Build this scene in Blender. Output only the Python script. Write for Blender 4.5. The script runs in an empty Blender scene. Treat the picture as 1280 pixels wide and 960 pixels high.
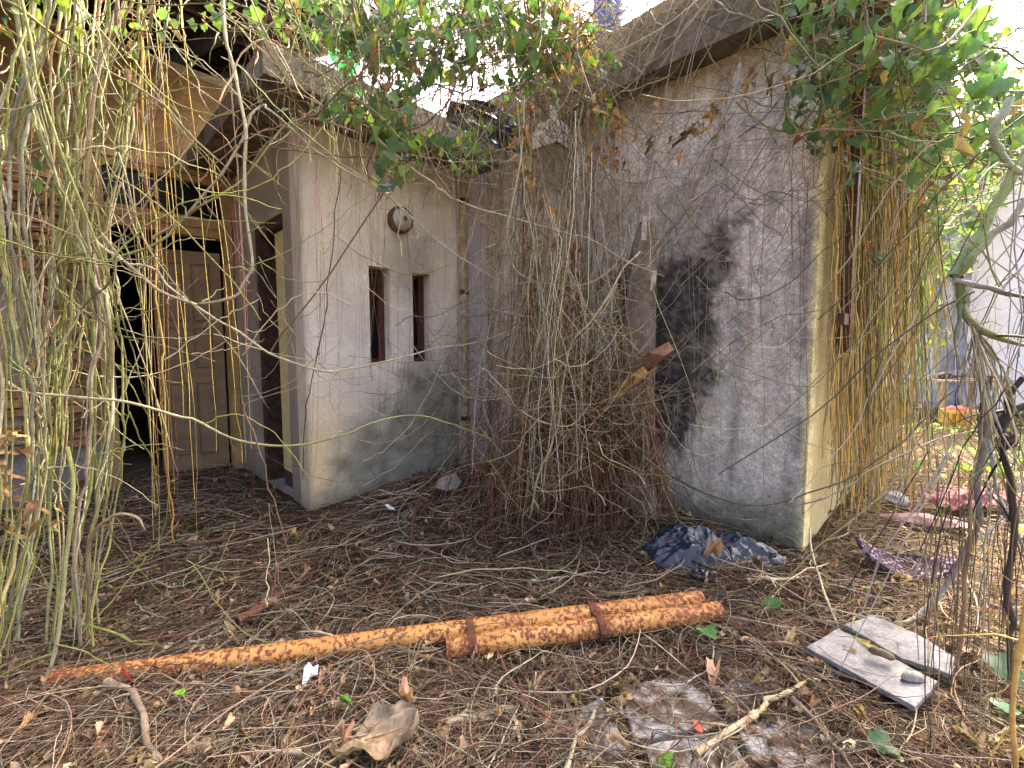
import bpy, math, random
import numpy as np

# ------------------------------------------------------------------ camera, sky, sun
rng = np.random.default_rng(11); random.seed(11)
sc = bpy.context.scene
col = sc.collection
F = 568.0; PITCH = math.radians(4.54); H = 1.15; YAW = math.radians(44.7)
cam = bpy.data.cameras.new('camera'); cam.sensor_width = 36; cam.lens = F/1280*36
cam.clip_start = 0.02; cam.clip_end = 600
camo = bpy.data.objects.new('camera', cam); col.objects.link(camo)
camo.location = (0, 0, H); camo.rotation_euler = (math.radians(90)-PITCH, 0, 0)
sc.camera = camo

SUN = np.array([0.534, 0.569, 0.80]); SUN /= np.linalg.norm(SUN)
EL = math.asin(SUN[2]); AZ = math.atan2(SUN[0], SUN[1])
w = bpy.data.worlds.new('World'); sc.world = w; w.use_nodes = True
nt = w.node_tree; nt.nodes.clear()
sky = nt.nodes.new('ShaderNodeTexSky'); sky.sky_type = 'NISHITA'; sky.sun_disc = False
sky.sun_elevation = EL; sky.sun_rotation = AZ; sky.air_density = 0.55; sky.dust_density = 10.0; sky.ozone_density = 0.0
bg = nt.nodes.new('ShaderNodeBackground'); bg.inputs[1].default_value = 0.15
wo = nt.nodes.new('ShaderNodeOutputWorld')
nt.links.new(sky.outputs[0], bg.inputs[0]); nt.links.new(bg.outputs[0], wo.inputs[0])
sl = bpy.data.lights.new('sun', 'SUN'); sl.energy = 2.7; sl.angle = math.radians(2.0); sl.color = (1.0, 0.93, 0.80)
so = bpy.data.objects.new('sun', sl); col.objects.link(so)
so.rotation_euler = (math.pi/2-EL, 0, math.pi-AZ)
sc.view_settings.view_transform = 'Standard'; sc.view_settings.look = 'None'
sc.view_settings.exposure = 3.08; sc.view_settings.gamma = 1.0
sc.cycles.max_bounces = 8; sc.cycles.diffuse_bounces = 5; sc.cycles.transmission_bounces = 5
sc.cycles.use_denoising = True

# ------------------------------------------------------------------ geometry helpers
cp, sp = math.cos(PITCH), math.sin(PITCH)
eB = np.array([math.sin(YAW), math.cos(YAW)]); eA = np.array([-math.cos(YAW), math.sin(YAW)])
def ray(x, y):
    a = (x-640)/F; b = -(y-480)/F
    return np.array([a, cp+b*sp, -sp+b*cp])
def at(x, y, Y):
    d = ray(x, y); return d*(Y/d[1]) + np.array([0, 0, H])
def gp(x, y, z=0.0):
    d = ray(x, y); return d*((z-H)/d[2]) + np.array([0, 0, H])
def W(u, v, z): return np.array([u*eB[0]+v*eA[0], u*eB[1]+v*eA[1], z])
def UV(p): return p[..., 0]*eB[0]+p[..., 1]*eB[1], p[..., 0]*eA[0]+p[..., 1]*eA[1]
def proj(p):
    z = p[..., 2]-H; dep = p[..., 1]*cp-z*sp; up = p[..., 1]*sp+z*cp
    return 640+F*p[..., 0]/dep, 480-F*up/dep
def pl(*pts, dz=0):
    return np.array([at(*p) for p in pts])

_lat = np.random.default_rng(3).random((64, 64))
def vn(x, y, s=0):
    x = np.asarray(x, float)+s*17.3; y = np.asarray(y, float)+s*9.1
    xi = np.floor(x).astype(int); yi = np.floor(y).astype(int); fx = x-xi; fy = y-yi
    fx = fx*fx*(3-2*fx); fy = fy*fy*(3-2*fy)
    g = lambda i, j: _lat[i % 64, j % 64]
    return (g(xi, yi)*(1-fx)+g(xi+1, yi)*fx)*(1-fy)+(g(xi, yi+1)*(1-fx)+g(xi+1, yi+1)*fx)*fy
def fbm(x, y, s=0, o=4):
    r = 0; a = .5
    for i in range(o):
        r = r+a*vn(x*2**i, y*2**i, s+i*3); a *= .5
    return r/(1-.5**o)
def sstep(a, b, x):
    t = np.clip((x-a)/(b-a), 0, 1); return t*t*(3-2*t)
def poly_mask(px, py, poly, soft):
    """about 1 inside a polygon, 0 outside, soft edge"""
    poly = np.array(poly, float); n = len(poly); ins = np.zeros(px.shape, bool); d = np.full(px.shape, 1e9)
    for i in range(n):
        x1, y1 = poly[i]; x2, y2 = poly[(i+1) % n]
        c = ((y1 > py) != (y2 > py)) & (px < (x2-x1)*(py-y1)/((y2-y1) or 1e-9)+x1); ins ^= c
        t = np.clip(((px-x1)*(x2-x1)+(py-y1)*(y2-y1))/((x2-x1)**2+(y2-y1)**2), 0, 1)
        d = np.minimum(d, np.hypot(px-(x1+t*(x2-x1)), py-(y1+t*(y2-y1))))
    return sstep(-soft, soft, np.where(ins, d, -d))

def gh(x, y):
    """height of the ground"""
    x = np.asarray(x, float); y = np.asarray(y, float)
    h = .05*(fbm(x*1.3, y*1.3, 2)-.5)+.03*(fbm(x*5, y*5, 4)-.5)
    for cx, cy, rx, ry, a in ((.1, 3.35, .8, .55, .16), (-.35, 3.45, .55, .45, .10), (-2.6, 3.4, .7, .6, .05), (-1.5, 1.2, .6, .35, .07), (.9, 2.75, .4, .3, .04)):
        h = h+a*np.exp(-((x-cx)/rx)**2-((y-cy)/ry)**2)
    h = h-.035*np.exp(-((x-.55)/.45)**2-((y-1.25)/.4)**2)
    return h

def mesh_np(name, V, quads=None, tris=None, cols=None, smooth=True):
    V = np.asarray(V, np.float32).reshape(-1, 3); me = bpy.data.meshes.new(name)
    nq = 0 if quads is None else len(quads); ntr = 0 if tris is None else len(tris)
    loops = []
    if nq: loops.append(np.asarray(quads).ravel())
    if ntr: loops.append(np.asarray(tris).ravel())
    L = np.concatenate(loops).astype(np.int32)
    me.vertices.add(len(V)); me.vertices.foreach_set('co', V.ravel())
    me.loops.add(len(L)); me.loops.foreach_set('vertex_index', L)
    me.polygons.add(nq+ntr)
    st = np.concatenate([np.arange(nq)*4, nq*4+np.arange(ntr)*3]).astype(np.int32)
    me.polygons.foreach_set('loop_start', st)
    me.polygons.foreach_set('use_smooth', np.full(nq+ntr, smooth))
    if cols is not None:
        at_ = me.color_attributes.new('Col', 'FLOAT_COLOR', 'POINT')
        c = np.ones((len(V), 4), np.float32); c[:, :3] = np.asarray(cols).reshape(-1, 3)
        at_.data.foreach_set('color', c.ravel())
    me.update(calc_edges=True); me.validate()
    return me
def obj(name, me, mat, parent=None, loc=None, rot=None):
    o = bpy.data.objects.new(name, me); col.objects.link(o)
    if mat and me is not None and not me.materials: me.materials.append(mat)
    if parent: o.parent = parent
    if loc is not None: o.location = loc
    if rot is not None: o.rotation_euler = rot
    return o
def tag(o, label=None, cat=None, group=None, kind=None):
    if label: o['label'] = label
    if cat: o['category'] = cat
    if group: o['group'] = group
    if kind: o['kind'] = kind
    return o
def thing(name, label, cat, loc=(0, 0, 0), rz=0, group=None):
    o = bpy.data.objects.new(name, None); col.objects.link(o); o.empty_display_size = .1
    o.location = loc; o.rotation_euler = (0, 0, rz); return tag(o, label, cat, group)

class MB:
    """collects pieces of ONE mesh"""
    def __init__(s): s.V = []; s.Q = []; s.T = []; s.C = []; s.n = 0
    def add(s, V, Q=None, T=None, C=(1, 1, 1)):
        V = np.asarray(V, float).reshape(-1, 3)
        if Q is not None and len(Q): s.Q.append(np.asarray(Q).reshape(-1, 4)+s.n)
        if T is not None and len(T): s.T.append(np.asarray(T).reshape(-1, 3)+s.n)
        C = np.asarray(C, float)
        s.C.append(np.broadcast_to(C, (len(V), 3)) if C.ndim == 1 else C.reshape(-1, 3))
        s.V.append(V); s.n += len(V)
    def box(s, x0, x1, y0, y1, z0, z1, c=(1, 1, 1), jit=0):
        V = np.array([[x, y, z] for z in (z0, z1) for y in (y0, y1) for x in (x0, x1)], float)
        if jit: V = V+rng.normal(0, jit, V.shape)
        s.add(V, [[0, 2, 3, 1], [4, 5, 7, 6], [0, 1, 5, 4], [2, 6, 7, 3], [0, 4, 6, 2], [1, 3, 7, 5]], C=c)
    def beam(s, a, b, wd, ht, c=(1, 1, 1), up=(0, 0, 1)):
        a = np.array(a, float); b = np.array(b, float); d = (b-a)/np.linalg.norm(b-a)
        r = np.cross(d, up); r /= np.linalg.norm(r); u = np.cross(r, d)
        V = np.array([p+r*i*wd/2+u*j*ht/2 for p in (a, b) for j in (-1, 1) for i in (-1, 1)])
        s.add(V, [[0, 1, 3, 2], [4, 6, 7, 5], [0, 4, 5, 1], [2, 3, 7, 6], [0, 2, 6, 4], [1, 5, 7, 3]], C=c)
    def tubes(s, P, R, K=4, C=(1, 1, 1)):
        V, Q = tube_geo(P, R, K); N, S = np.asarray(P).shape[:2]
        C = np.asarray(C, float)
        if C.ndim == 2: C = np.repeat(C, S*K, axis=0)
        elif C.ndim == 3: C = np.repeat(C.reshape(-1, 3), K, axis=0)
        s.add(V, Q, C=C)
    def build(s, name, mat, parent=None, smooth=False, loc=None, rot=None):
        V = np.concatenate(s.V); C = np.concatenate(s.C)
        Q = np.concatenate(s.Q) if s.Q else None; T = np.concatenate(s.T) if s.T else None
        return obj(name, mesh_np(name, V, Q, T, C, smooth), mat, parent, loc, rot)

def tube_geo(P, R, K):
    P = np.asarray(P, float); R = np.asarray(R, float); N, S = P.shape[:2]
    T = np.gradient(P, axis=1); T /= np.linalg.norm(T, axis=2, keepdims=True)+1e-9
    mean = P[:, -1]-P[:, 0]; mean /= np.linalg.norm(mean, axis=1, keepdims=True)+1e-9
    ref = np.where(np.abs(mean[:, 2:3]) > .7, np.array([[.83, .55, .1]]), np.array([[.1, .15, .98]]))[:, None, :]
    U = np.cross(T, np.broadcast_to(ref, T.shape)); U /= np.linalg.norm(U, axis=2, keepdims=True)+1e-9
    Wv = np.cross(T, U); a = np.arange(K)*2*math.pi/K
    V = P[:, :, None]+R[:, :, None, None]*(np.cos(a)[:, None]*U[:, :, None]+np.sin(a)[:, None]*Wv[:, :, None])
    n, q, k = np.meshgrid(np.arange(N), np.arange(S-1), np.arange(K), indexing='ij')
    i = lambda q_, k_: (n*S+q_)*K+(k_ % K)
    Q = np.stack([i(q, k), i(q, k+1), i(q+1, k+1), i(q+1, k)], -1).reshape(-1, 4)
    return V.reshape(-1, 3), Q
def spline(pts, S):
    p = np.array(pts, float); p = np.vstack([2*p[0]-p[1], p, 2*p[-1]-p[-2]]); n = len(p)-3
    t = np.linspace(0, n-1e-6, S); i = t.astype(int); f = (t-i)[:, None]
    a, b, c, d = p[i], p[i+1], p[i+2], p[i+3]
    return .5*(2*b+(c-a)*f+(2*a-5*b+4*c-d)*f**2+(3*b-a-3*c+d)*f**3)
def wob(S, amp, freq, n=3):
    t = np.linspace(0, 1, S)[:, None]; o = np.zeros((S, n))
    for k in range(1, 4):
        o += amp/k*np.sin(2*math.pi*(freq*k*t+rng.random(n)))*rng.normal(0, 1, n)*.6
    return o

# ------------------------------------------------------------------ materials
def mat_new(name):
    m = bpy.data.materials.new(name); m.use_nodes = True; t = m.node_tree; t.nodes.clear()
    out = t.nodes.new('ShaderNodeOutputMaterial'); b = t.nodes.new('ShaderNodeBsdfPrincipled')
    t.links.new(b.outputs[0], out.inputs[0]); return m, t, b, out
def nd(t, typ, **kw):
    n = t.nodes.new(typ)
    for k, v in kw.items():
        if k.startswith('i_'):
            key = k[2:]; n.inputs[int(key) if key.isdigit() else key.replace('_', ' ')].default_value = v
        else: setattr(n, k, v)
    return n
def mixc(t, typ, fac, a, b):
    n = t.nodes.new('ShaderNodeMix'); n.data_type = 'RGBA'; n.blend_type = typ
    for s_, v in ((n.inputs['Factor'], fac), (n.inputs[6], a), (n.inputs[7], b)):
        if hasattr(v, 'is_output'): t.links.new(v, s_)
        else: s_.default_value = v if not isinstance(v, tuple) else (*v, 1)[:4]
    return n.outputs[2]
def ramp(t, src, stops):
    r = t.nodes.new('ShaderNodeValToRGB'); e = r.color_ramp.elements
    while len(e) < len(stops): e.new(.5)
    for x, (p, c) in zip(e, stops): x.position = p; x.color = (*c, 1) if len(c) == 3 else c
    t.links.new(src, r.inputs[0]); return r.outputs[0]
def std(name, color=None, attr=False, rough=.8, var=.35, nscale=8., fine=90., bump=.3, bscale=60., objrand=0, spec=.3, transl=0, metal=0, bdist=.004, streak=None):
    """colour (fixed or from the mesh's own colour attribute) broken by two noises, with fine relief"""
    m, t, b, out = mat_new(name)
    tc = nd(t, 'ShaderNodeTexCoord')
    if attr: base = nd(t, 'ShaderNodeAttribute', attribute_name='Col').outputs['Color']
    else:
        rgb = nd(t, 'ShaderNodeRGB'); rgb.outputs[0].default_value = (*color, 1); base = rgb.outputs[0]
    n1 = nd(t, 'ShaderNodeTexNoise', i_Scale=nscale, i_Detail=6., i_Roughness=.65); t.links.new(tc.outputs['Object'], n1.inputs['Vector'])
    n2 = nd(t, 'ShaderNodeTexNoise', i_Scale=fine, i_Detail=3.); t.links.new(tc.outputs['Object'], n2.inputs['Vector'])
    lo, hi = 1-var, 1+var
    c = mixc(t, 'MULTIPLY', 1.0, base, ramp(t, n1.outputs[0], [(.3, (lo,)*3), (.7, (hi,)*3)]))
    c = mixc(t, 'MULTIPLY', 1.0, c, ramp(t, n2.outputs[0], [(.3, (1-var*.6,)*3), (.7, (1+var*.6,)*3)]))
    if objrand:
        oi = nd(t, 'ShaderNodeObjectInfo')
        hs = nd(t, 'ShaderNodeHueSaturation'); t.links.new(c, hs.inputs['Color'])
        mr = nd(t, 'ShaderNodeMapRange', i_3=1-objrand, i_4=1+objrand); t.links.new(oi.outputs['Random'], mr.inputs[0]); t.links.new(mr.outputs[0], hs.inputs['Value'])
        ml = nd(t, 'ShaderNodeMath', operation='MULTIPLY', i_1=7.31); t.links.new(oi.outputs['Random'], ml.inputs[0])
        fr = nd(t, 'ShaderNodeMath', operation='FRACT'); t.links.new(ml.outputs[0], fr.inputs[0])
        mh = nd(t, 'ShaderNodeMapRange', i_3=.5-objrand*.015, i_4=.5+objrand*.06); t.links.new(fr.outputs[0], mh.inputs[0]); t.links.new(mh.outputs[0], hs.inputs['Hue'])
        c = hs.outputs[0]
    t.links.new(c, b.inputs['Base Color']); b.inputs['Roughness'].default_value = rough
    b.inputs['Specular IOR Level'].default_value = spec; b.inputs['Metallic'].default_value = metal
    if bump:
        bn = nd(t, 'ShaderNodeTexNoise', i_Scale=bscale, i_Detail=5., i_Roughness=.7); t.links.new(tc.outputs['Object'], bn.inputs['Vector'])
        bp = nd(t, 'ShaderNodeBump', i_Strength=bump, i_Distance=bdist); t.links.new(bn.outputs[0], bp.inputs['Height']); t.links.new(bp.outputs[0], b.inputs['Normal'])
    if transl:
        tr = nd(t, 'ShaderNodeBsdfTranslucent'); c2 = mixc(t, 'MULTIPLY', 1.0, c, (1.15, 1.4, .6)); t.links.new(c2, tr.inputs[0])
        mx = nd(t, 'ShaderNodeMixShader', i_0=transl); t.links.new(b.outputs[0], mx.inputs[1]); t.links.new(tr.outputs[0], mx.inputs[2]); t.links.new(mx.outputs[0], out.inputs[0])
    return m

M = {}
M['plaster'] = std('plaster', attr=True, rough=.92, var=.10, nscale=5, fine=45, bump=.35, bscale=55, spec=.15)
M['rough_plaster'] = std('rough_plaster', attr=True, rough=.95, var=.27, nscale=14, fine=70, bump=.75, bscale=80, spec=.12, bdist=.006)
def grain(mname, mid, fine):
    m = M[mname]; t = m.node_tree; b = [n for n in t.nodes if n.type == 'BSDF_PRINCIPLED'][0]; c = b.inputs['Base Color'].links[0].from_socket; tc = [n for n in t.nodes if n.type == 'TEX_COORD'][0]
    for sc_n, lo, hi, p in ((38., 1-mid, 1+mid, .12), (120., 1-fine, 1+fine, .15)):
        n = nd(t, 'ShaderNodeTexNoise', i_Scale=sc_n, i_Detail=4., i_Roughness=.8); t.links.new(tc.outputs['Object'], n.inputs['Vector'])
        c = mixc(t, 'MULTIPLY', 1.0, c, ramp(t, n.outputs[0], [(.5-p, (lo,)*3), (.5+p, (hi,)*3)]))
    v = nd(t, 'ShaderNodeTexNoise', i_Scale=70., i_Detail=2.); t.links.new(tc.outputs['Object'], v.inputs['Vector'])
    c = mixc(t, 'MIX', ramp(t, v.outputs[0], [(.70, (0, 0, 0)), (.76, (.7, .7, .7))]), c, (.05, .048, .045)); t.links.new(c, b.inputs['Base Color'])
grain('rough_plaster', .20, .30); grain('plaster', .06, .10)
M['concrete'] = std('concrete', (.27, .25, .22), rough=.95, var=.35, nscale=5, fine=50, bump=.6, bscale=45, spec=.1, bdist=.01)
M['old_concrete'] = std('old_concrete', (.165, .145, .12), rough=.95, var=.5, nscale=7, fine=45, bump=.8, bscale=40, spec=.1, bdist=.015)
M['mortar'] = std('mortar', attr=True, rough=.95, var=.3, nscale=10, fine=60, bump=.7, bscale=40, spec=.1, bdist=.012)
M['brick'] = std('brick', (.23, .105, .062), rough=.93, var=.45, nscale=9, fine=55, bump=.7, bscale=50, objrand=.45, spec=.1, bdist=.008)
M['door_wood'] = std('door_wood', (.21, .14, .075), rough=.65, var=.25, nscale=7, fine=60, bump=.2)
M['frame_wood'] = std('frame_wood', (.33, .205, .085), rough=.6, var=.3, nscale=6, fine=50, bump=.25)
M['dark_wood'] = std('dark_wood', (.055, .03, .022), rough=.8, var=.6, nscale=16, fine=70, bump=.6, bdist=.01)
M['rafter'] = std('rafter', (.05, .034, .025), rough=.85, var=.4, nscale=6, fine=50, bump=.4)
M['pale_wood'] = std('pale_wood', (.40, .29, .19), rough=.85, var=.3, nscale=6, fine=50, bump=.4)
M['roof_tile'] = std('roof_tile', (.045, .026, .02), rough=.9, var=.4, objrand=.25)
M['interior'] = std('interior', (.22, .19, .15), rough=.95, var=.2)
M['cream'] = std('cream', (.55, .44, .20), rough=.9, var=.15)
M['soil'] = std('soil', (.085, .058, .038), rough=.98, var=.6, nscale=14, fine=110, bump=1.0, bscale=70, spec=.05, bdist=.03)
M['fibre'] = std('fibre', attr=True, rough=.85, var=.3, nscale=25, fine=120, bump=0, spec=.2)
M['vine'] = std('vine', attr=True, rough=.7, var=.28, nscale=30, fine=160, bump=.35, bscale=220, spec=.25, bdist=.002)
M['leaf'] = std('leaf', attr=True, rough=.5, var=.3, nscale=18, fine=80, bump=.2, bscale=60, spec=.32, transl=.36, objrand=.28)
M['dry_leaf'] = std('dry_leaf', attr=True, rough=.85, var=.35, nscale=22, fine=90, bump=.3, spec=.2, transl=.2)
M['metal_brown'] = std('metal_brown', (.085, .032, .027), rough=.6, var=.4, nscale=14, bump=.2)
M['wood_grey'] = std('wood_grey', (.215, .205, .20), rough=.9, var=.38, nscale=16, fine=90, bump=.7)
M['white'] = std('white', (.78, .77, .74), rough=.85, var=.1, nscale=4)
M['stick'] = std('stick', attr=True, rough=.88, var=.35, nscale=30, fine=140, bump=.6, bscale=120, spec=.15, bdist=.004)

def rust_material():
    m, t, b, out = mat_new('rusty_orange_paint'); tc = nd(t, 'ShaderNodeTexCoord')
    def noise(s, d=6., r=.65):
        n = nd(t, 'ShaderNodeTexNoise', i_Scale=s, i_Detail=d, i_Roughness=r); t.links.new(tc.outputs['Object'], n.inputs['Vector']); return n.outputs[0]
    big = noise(5.); med = noise(60., 4., .7); fine = noise(170., 2.)
    paint = mixc(t, 'MIX', ramp(t, big, [(.35, (0, 0, 0)), (.65, (1, 1, 1))]), (.50, .225, .05), (.61, .315, .09))
    rust = mixc(t, 'MIX', fine, (.10, .028, .014), (.24, .075, .03))
    a = nd(t, 'ShaderNodeMath', operation='MULTIPLY_ADD', i_1=.32); t.links.new(big, a.inputs[0]); t.links.new(med, a.inputs[2])
    f = ramp(t, a.outputs[0], [(.655, (0, 0, 0)), (.715, (1, 1, 1))])
    at_ = nd(t, 'ShaderNodeAttribute', attribute_name='Col')
    f2 = nd(t, 'ShaderNodeMath', operation='MULTIPLY_ADD', use_clamp=True); f2.inputs[1].default_value = 1.0
    t.links.new(f, f2.inputs[0])
    # places rubbed to bare rust (near the straps and the right end)
    s2 = nd(t, 'ShaderNodeMath', operation='MULTIPLY'); t.links.new(at_.outputs['Fac'], s2.inputs[0]); t.links.new(ramp(t, med, [(.38, (0, 0, 0)), (.52, (1, 1, 1))]), s2.inputs[1]); t.links.new(s2.outputs[0], f2.inputs[2])
    t.links.new(mixc(t, 'MIX', f2.outputs[0], paint, rust), b.inputs['Base Color'])
    t.links.new(ramp(t, f2.outputs[0], [(0, (.55,)*3), (1, (.95,)*3)]), b.inputs['Roughness'])
    bp = nd(t, 'ShaderNodeBump', i_Strength=.5, i_Distance=.004); t.links.new(a.outputs[0], bp.inputs['Height']); t.links.new(bp.outputs[0], b.inputs['Normal'])
    return m
M['rusty'] = rust_material()
def simple(name, c, rough=.5, spec=.5, transl=0, var=.2, nscale=10., bump=.15, coat=0):
    m = std(name, c, rough=rough, spec=spec, transl=transl, var=var, nscale=nscale, bump=bump)
    return m
M['rust'] = std('rust', (.13, .048, .026), rough=.95, var=.5, nscale=40, bump=.7)
M['plastic_navy'] = simple('plastic_navy', (.018, .024, .042), rough=.28, spec=.6, var=.3)
M['plastic_black'] = simple('plastic_black', (.012, .012, .015), rough=.4, spec=.5)
M['plastic_green'] = simple('plastic_green', (.01, .50, .22), rough=.4, transl=.4)
M['plastic_blue'] = simple('plastic_blue', (.06, .22, .52), rough=.4)
M['blue_sheet'] = simple('blue_sheet', (.36, .44, .52), rough=.6)
M['tank_blue'] = simple('tank_blue', (.012, .09, .34), rough=.5)
M['basket'] = simple('basket', (.62, .38, .06), rough=.6)
M['red_cloth'] = simple('red_cloth', (.45, .09, .06), rough=.9, var=.4)
M['pink_cloth'] = simple('pink_cloth', (.17, .05, .055), rough=.9, var=.5, nscale=20)
M['lamp_base'] = simple('lamp_base', (.10, .06, .045), rough=.7)
M['pane_dark'] = simple('pane_dark', (.010, .010, .012), rough=.25, spec=.15, var=.1, bump=0)
def glass_mat():
    m, t, b, out = mat_new('dusty_glass'); b.inputs['Base Color'].default_value = (.62, .64, .66, 1); b.inputs['Roughness'].default_value = .22
    b.inputs['Transmission Weight'].default_value = .25; return m
M['dusty_glass'] = glass_mat()
def pattern_mat():
    m, t, b, out = mat_new('purple_pattern'); uv_ = nd(t, 'ShaderNodeTexCoord'); mp = nd(t, 'ShaderNodeMapping'); mp.inputs['Scale'].default_value = (22, 22, 22)
    mp.inputs['Rotation'].default_value = (0, 0, .5); t.links.new(uv_.outputs['Object'], mp.inputs[0])
    br = nd(t, 'ShaderNodeTexBrick', i_Color1=(.30, .26, .29, 1), i_Color2=(.20, .16, .185, 1), i_Mortar=(.04, .022, .032, 1), i_Scale=1.0)
    br.inputs['Mortar Size'].default_value = .13; br.inputs['Brick Width'].default_value = .62; br.inputs['Row Height'].default_value = .55; br.inputs['Mortar Smooth'].default_value = .3
    n = nd(t, 'ShaderNodeTexNoise', i_Scale=35., i_Detail=3.); t.links.new(uv_.outputs['Object'], n.inputs[0])
    sep = mixc(t, 'LINEAR_LIGHT', .35, mp.outputs[0], n.outputs['Color']); t.links.new(sep, br.inputs[0])
    mx = mixc(t, 'MIX', ramp(t, n.outputs[0], [(.45, (0, 0, 0)), (.6, (1, 1, 1))]), br.outputs[0], (.065, .04, .052)); t.links.new(mx, b.inputs['Base Color']); b.inputs['Roughness'].default_value = .9; b.inputs['Specular IOR Level'].default_value = .1
    return m
M['purple'] = pattern_mat()
def slab_mat():
    m, t, b, out = mat_new('dirty_slab'); tc = nd(t, 'ShaderNodeTexCoord')
    def noise(s, d=6., r=.65):
        n = nd(t, 'ShaderNodeTexNoise', i_Scale=s, i_Detail=d, i_Roughness=r); t.links.new(tc.outputs['Object'], n.inputs['Vector']); return n.outputs[0]
    a = noise(9., 8., .7); f = noise(80.)
    c = mixc(t, 'MIX', ramp(t, f, [(.35, (0, 0, 0)), (.65, (1, 1, 1))]), (.24, .225, .22), (.40, .38, .37))
    c = mixc(t, 'MIX', ramp(t, a, [(.42, (0, 0, 0)), (.54, (1, 1, 1))]), c, (.075, .05, .032)); t.links.new(c, b.inputs['Base Color']); b.inputs['Roughness'].default_value = .95
    bp = nd(t, 'ShaderNodeBump', i_Strength=.8, i_Distance=.012); t.links.new(a, bp.inputs['Height']); t.links.new(bp.outputs[0], b.inputs['Normal']); return m
M['slab'] = slab_mat()

# ------------------------------------------------------------------ the setting
def axis(a, b, fine, grow):
    s = list(np.arange(a, b+1e-6, fine)); st = fine
    while s[-1] < 90: st *= grow; s.append(s[-1]+st)
    st = fine
    while s[0] > -90: st *= grow; s.insert(0, s[0]-st)
    return np.array(s)
def build_ground():
    X, Y = np.meshgrid(axis(-3.6, 5.2, .045, 1.25), axis(.2, 6.0, .045, 1.25), indexing='ij')
    Z = gh(X, Y); Z = np.where((np.abs(X) > 15) | (np.abs(Y) > 15), Z*.5, Z)
    n, m = X.shape; i, j = np.meshgrid(np.arange(n-1), np.arange(m-1), indexing='ij'); k = i*m+j
    Q = np.stack([k, k+m, k+m+1, k+1], -1).reshape(-1, 4)
    tag(obj('ground', mesh_np('ground', np.stack([X, Y, Z], -1), Q), M['soil']), kind='structure')
build_ground()

HR = math.pi/2-YAW           # the house frame: local x runs along the front, local y runs deep into it
def wall_grid(name, mat, parent, fr, ln, z0, z1, th, holes, colf, step=.04, disp=.003, seed=0):
    """a wall with openings. fr(a, d, z) -> local point (a along, d depth behind the face)."""
    def lines(a, b, extra):
        ks = sorted({a, b, *[e for e in extra if a < e < b]}); out = []
        for p, q in zip(ks, ks[1:]): out += list(np.linspace(p, q, max(2, int((q-p)/step)+1))[:-1])
        return np.array(out+[b])
    A = lines(ln[0], ln[1], [h for H_ in holes for h in H_[:2]]); Z = lines(z0, z1, [h for H_ in holes for h in H_[2:]])
    na, nz = len(A), len(Z); ga, gz = np.meshgrid(A, Z, indexing='ij')
    ca = (A[:-1]+A[1:])/2; cz = (Z[:-1]+Z[1:])/2; solid = np.ones((na-1, nz-1), bool)
    for h in holes: solid &= ~((ca[:, None] > h[0]) & (ca[:, None] < h[1]) & (cz[None] > h[2]) & (cz[None] < h[3]))
    d = disp*2*(fbm(ga*6, gz*6, seed)-.5)
    front = fr(ga, d, gz); back = fr(ga, np.full_like(ga, th), gz)
    V = np.concatenate([front.reshape(-1, 3), back.reshape(-1, 3)]); nb = na*nz
    Q = []
    idx = lambda i, j: i*nz+j
    for i in range(na-1):
        for j in range(nz-1):
            if not solid[i, j]: continue
            a, b, c, e = idx(i, j), idx(i+1, j), idx(i+1, j+1), idx(i, j+1)
            Q.append((a, b, c, e)); Q.append((a+nb, e+nb, c+nb, b+nb))
            for (di, dj, p, q) in ((-1, 0, e, a), (1, 0, b, c), (0, -1, a, b), (0, 1, c, e)):
                ii, jj = i+di, j+dj
                if not (0 <= ii < na-1 and 0 <= jj < nz-1) or not solid[ii, jj]: Q.append((q, p, p+nb, q+nb))
    C = colf(ga, gz, front); C = np.concatenate([C.reshape(-1, 3)]*2)
    return obj(name, mesh_np(name, V, np.array(Q), cols=C, smooth=False), mat, parent)
def lerp(a, b, t): return np.asarray(a)*(1-t[..., None])+np.asarray(b)*t[..., None]
def loc2w(p):
    q = np.empty_like(p); q[..., 0] = p[..., 0]*eB[0]+p[..., 1]*eA[0]; q[..., 1] = p[..., 0]*eB[1]+p[..., 1]*eA[1]; q[..., 2] = p[..., 2]; return q
V_B, U_P, V_D, U_A, V_Q = 3.198, 1.216, 4.80, 2.921, 0.581

house = thing('abandoned_house', 'derelict house with rendered porch, bare brick front and half-open panelled door', 'house', (0, 0, 0), HR)
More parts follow.
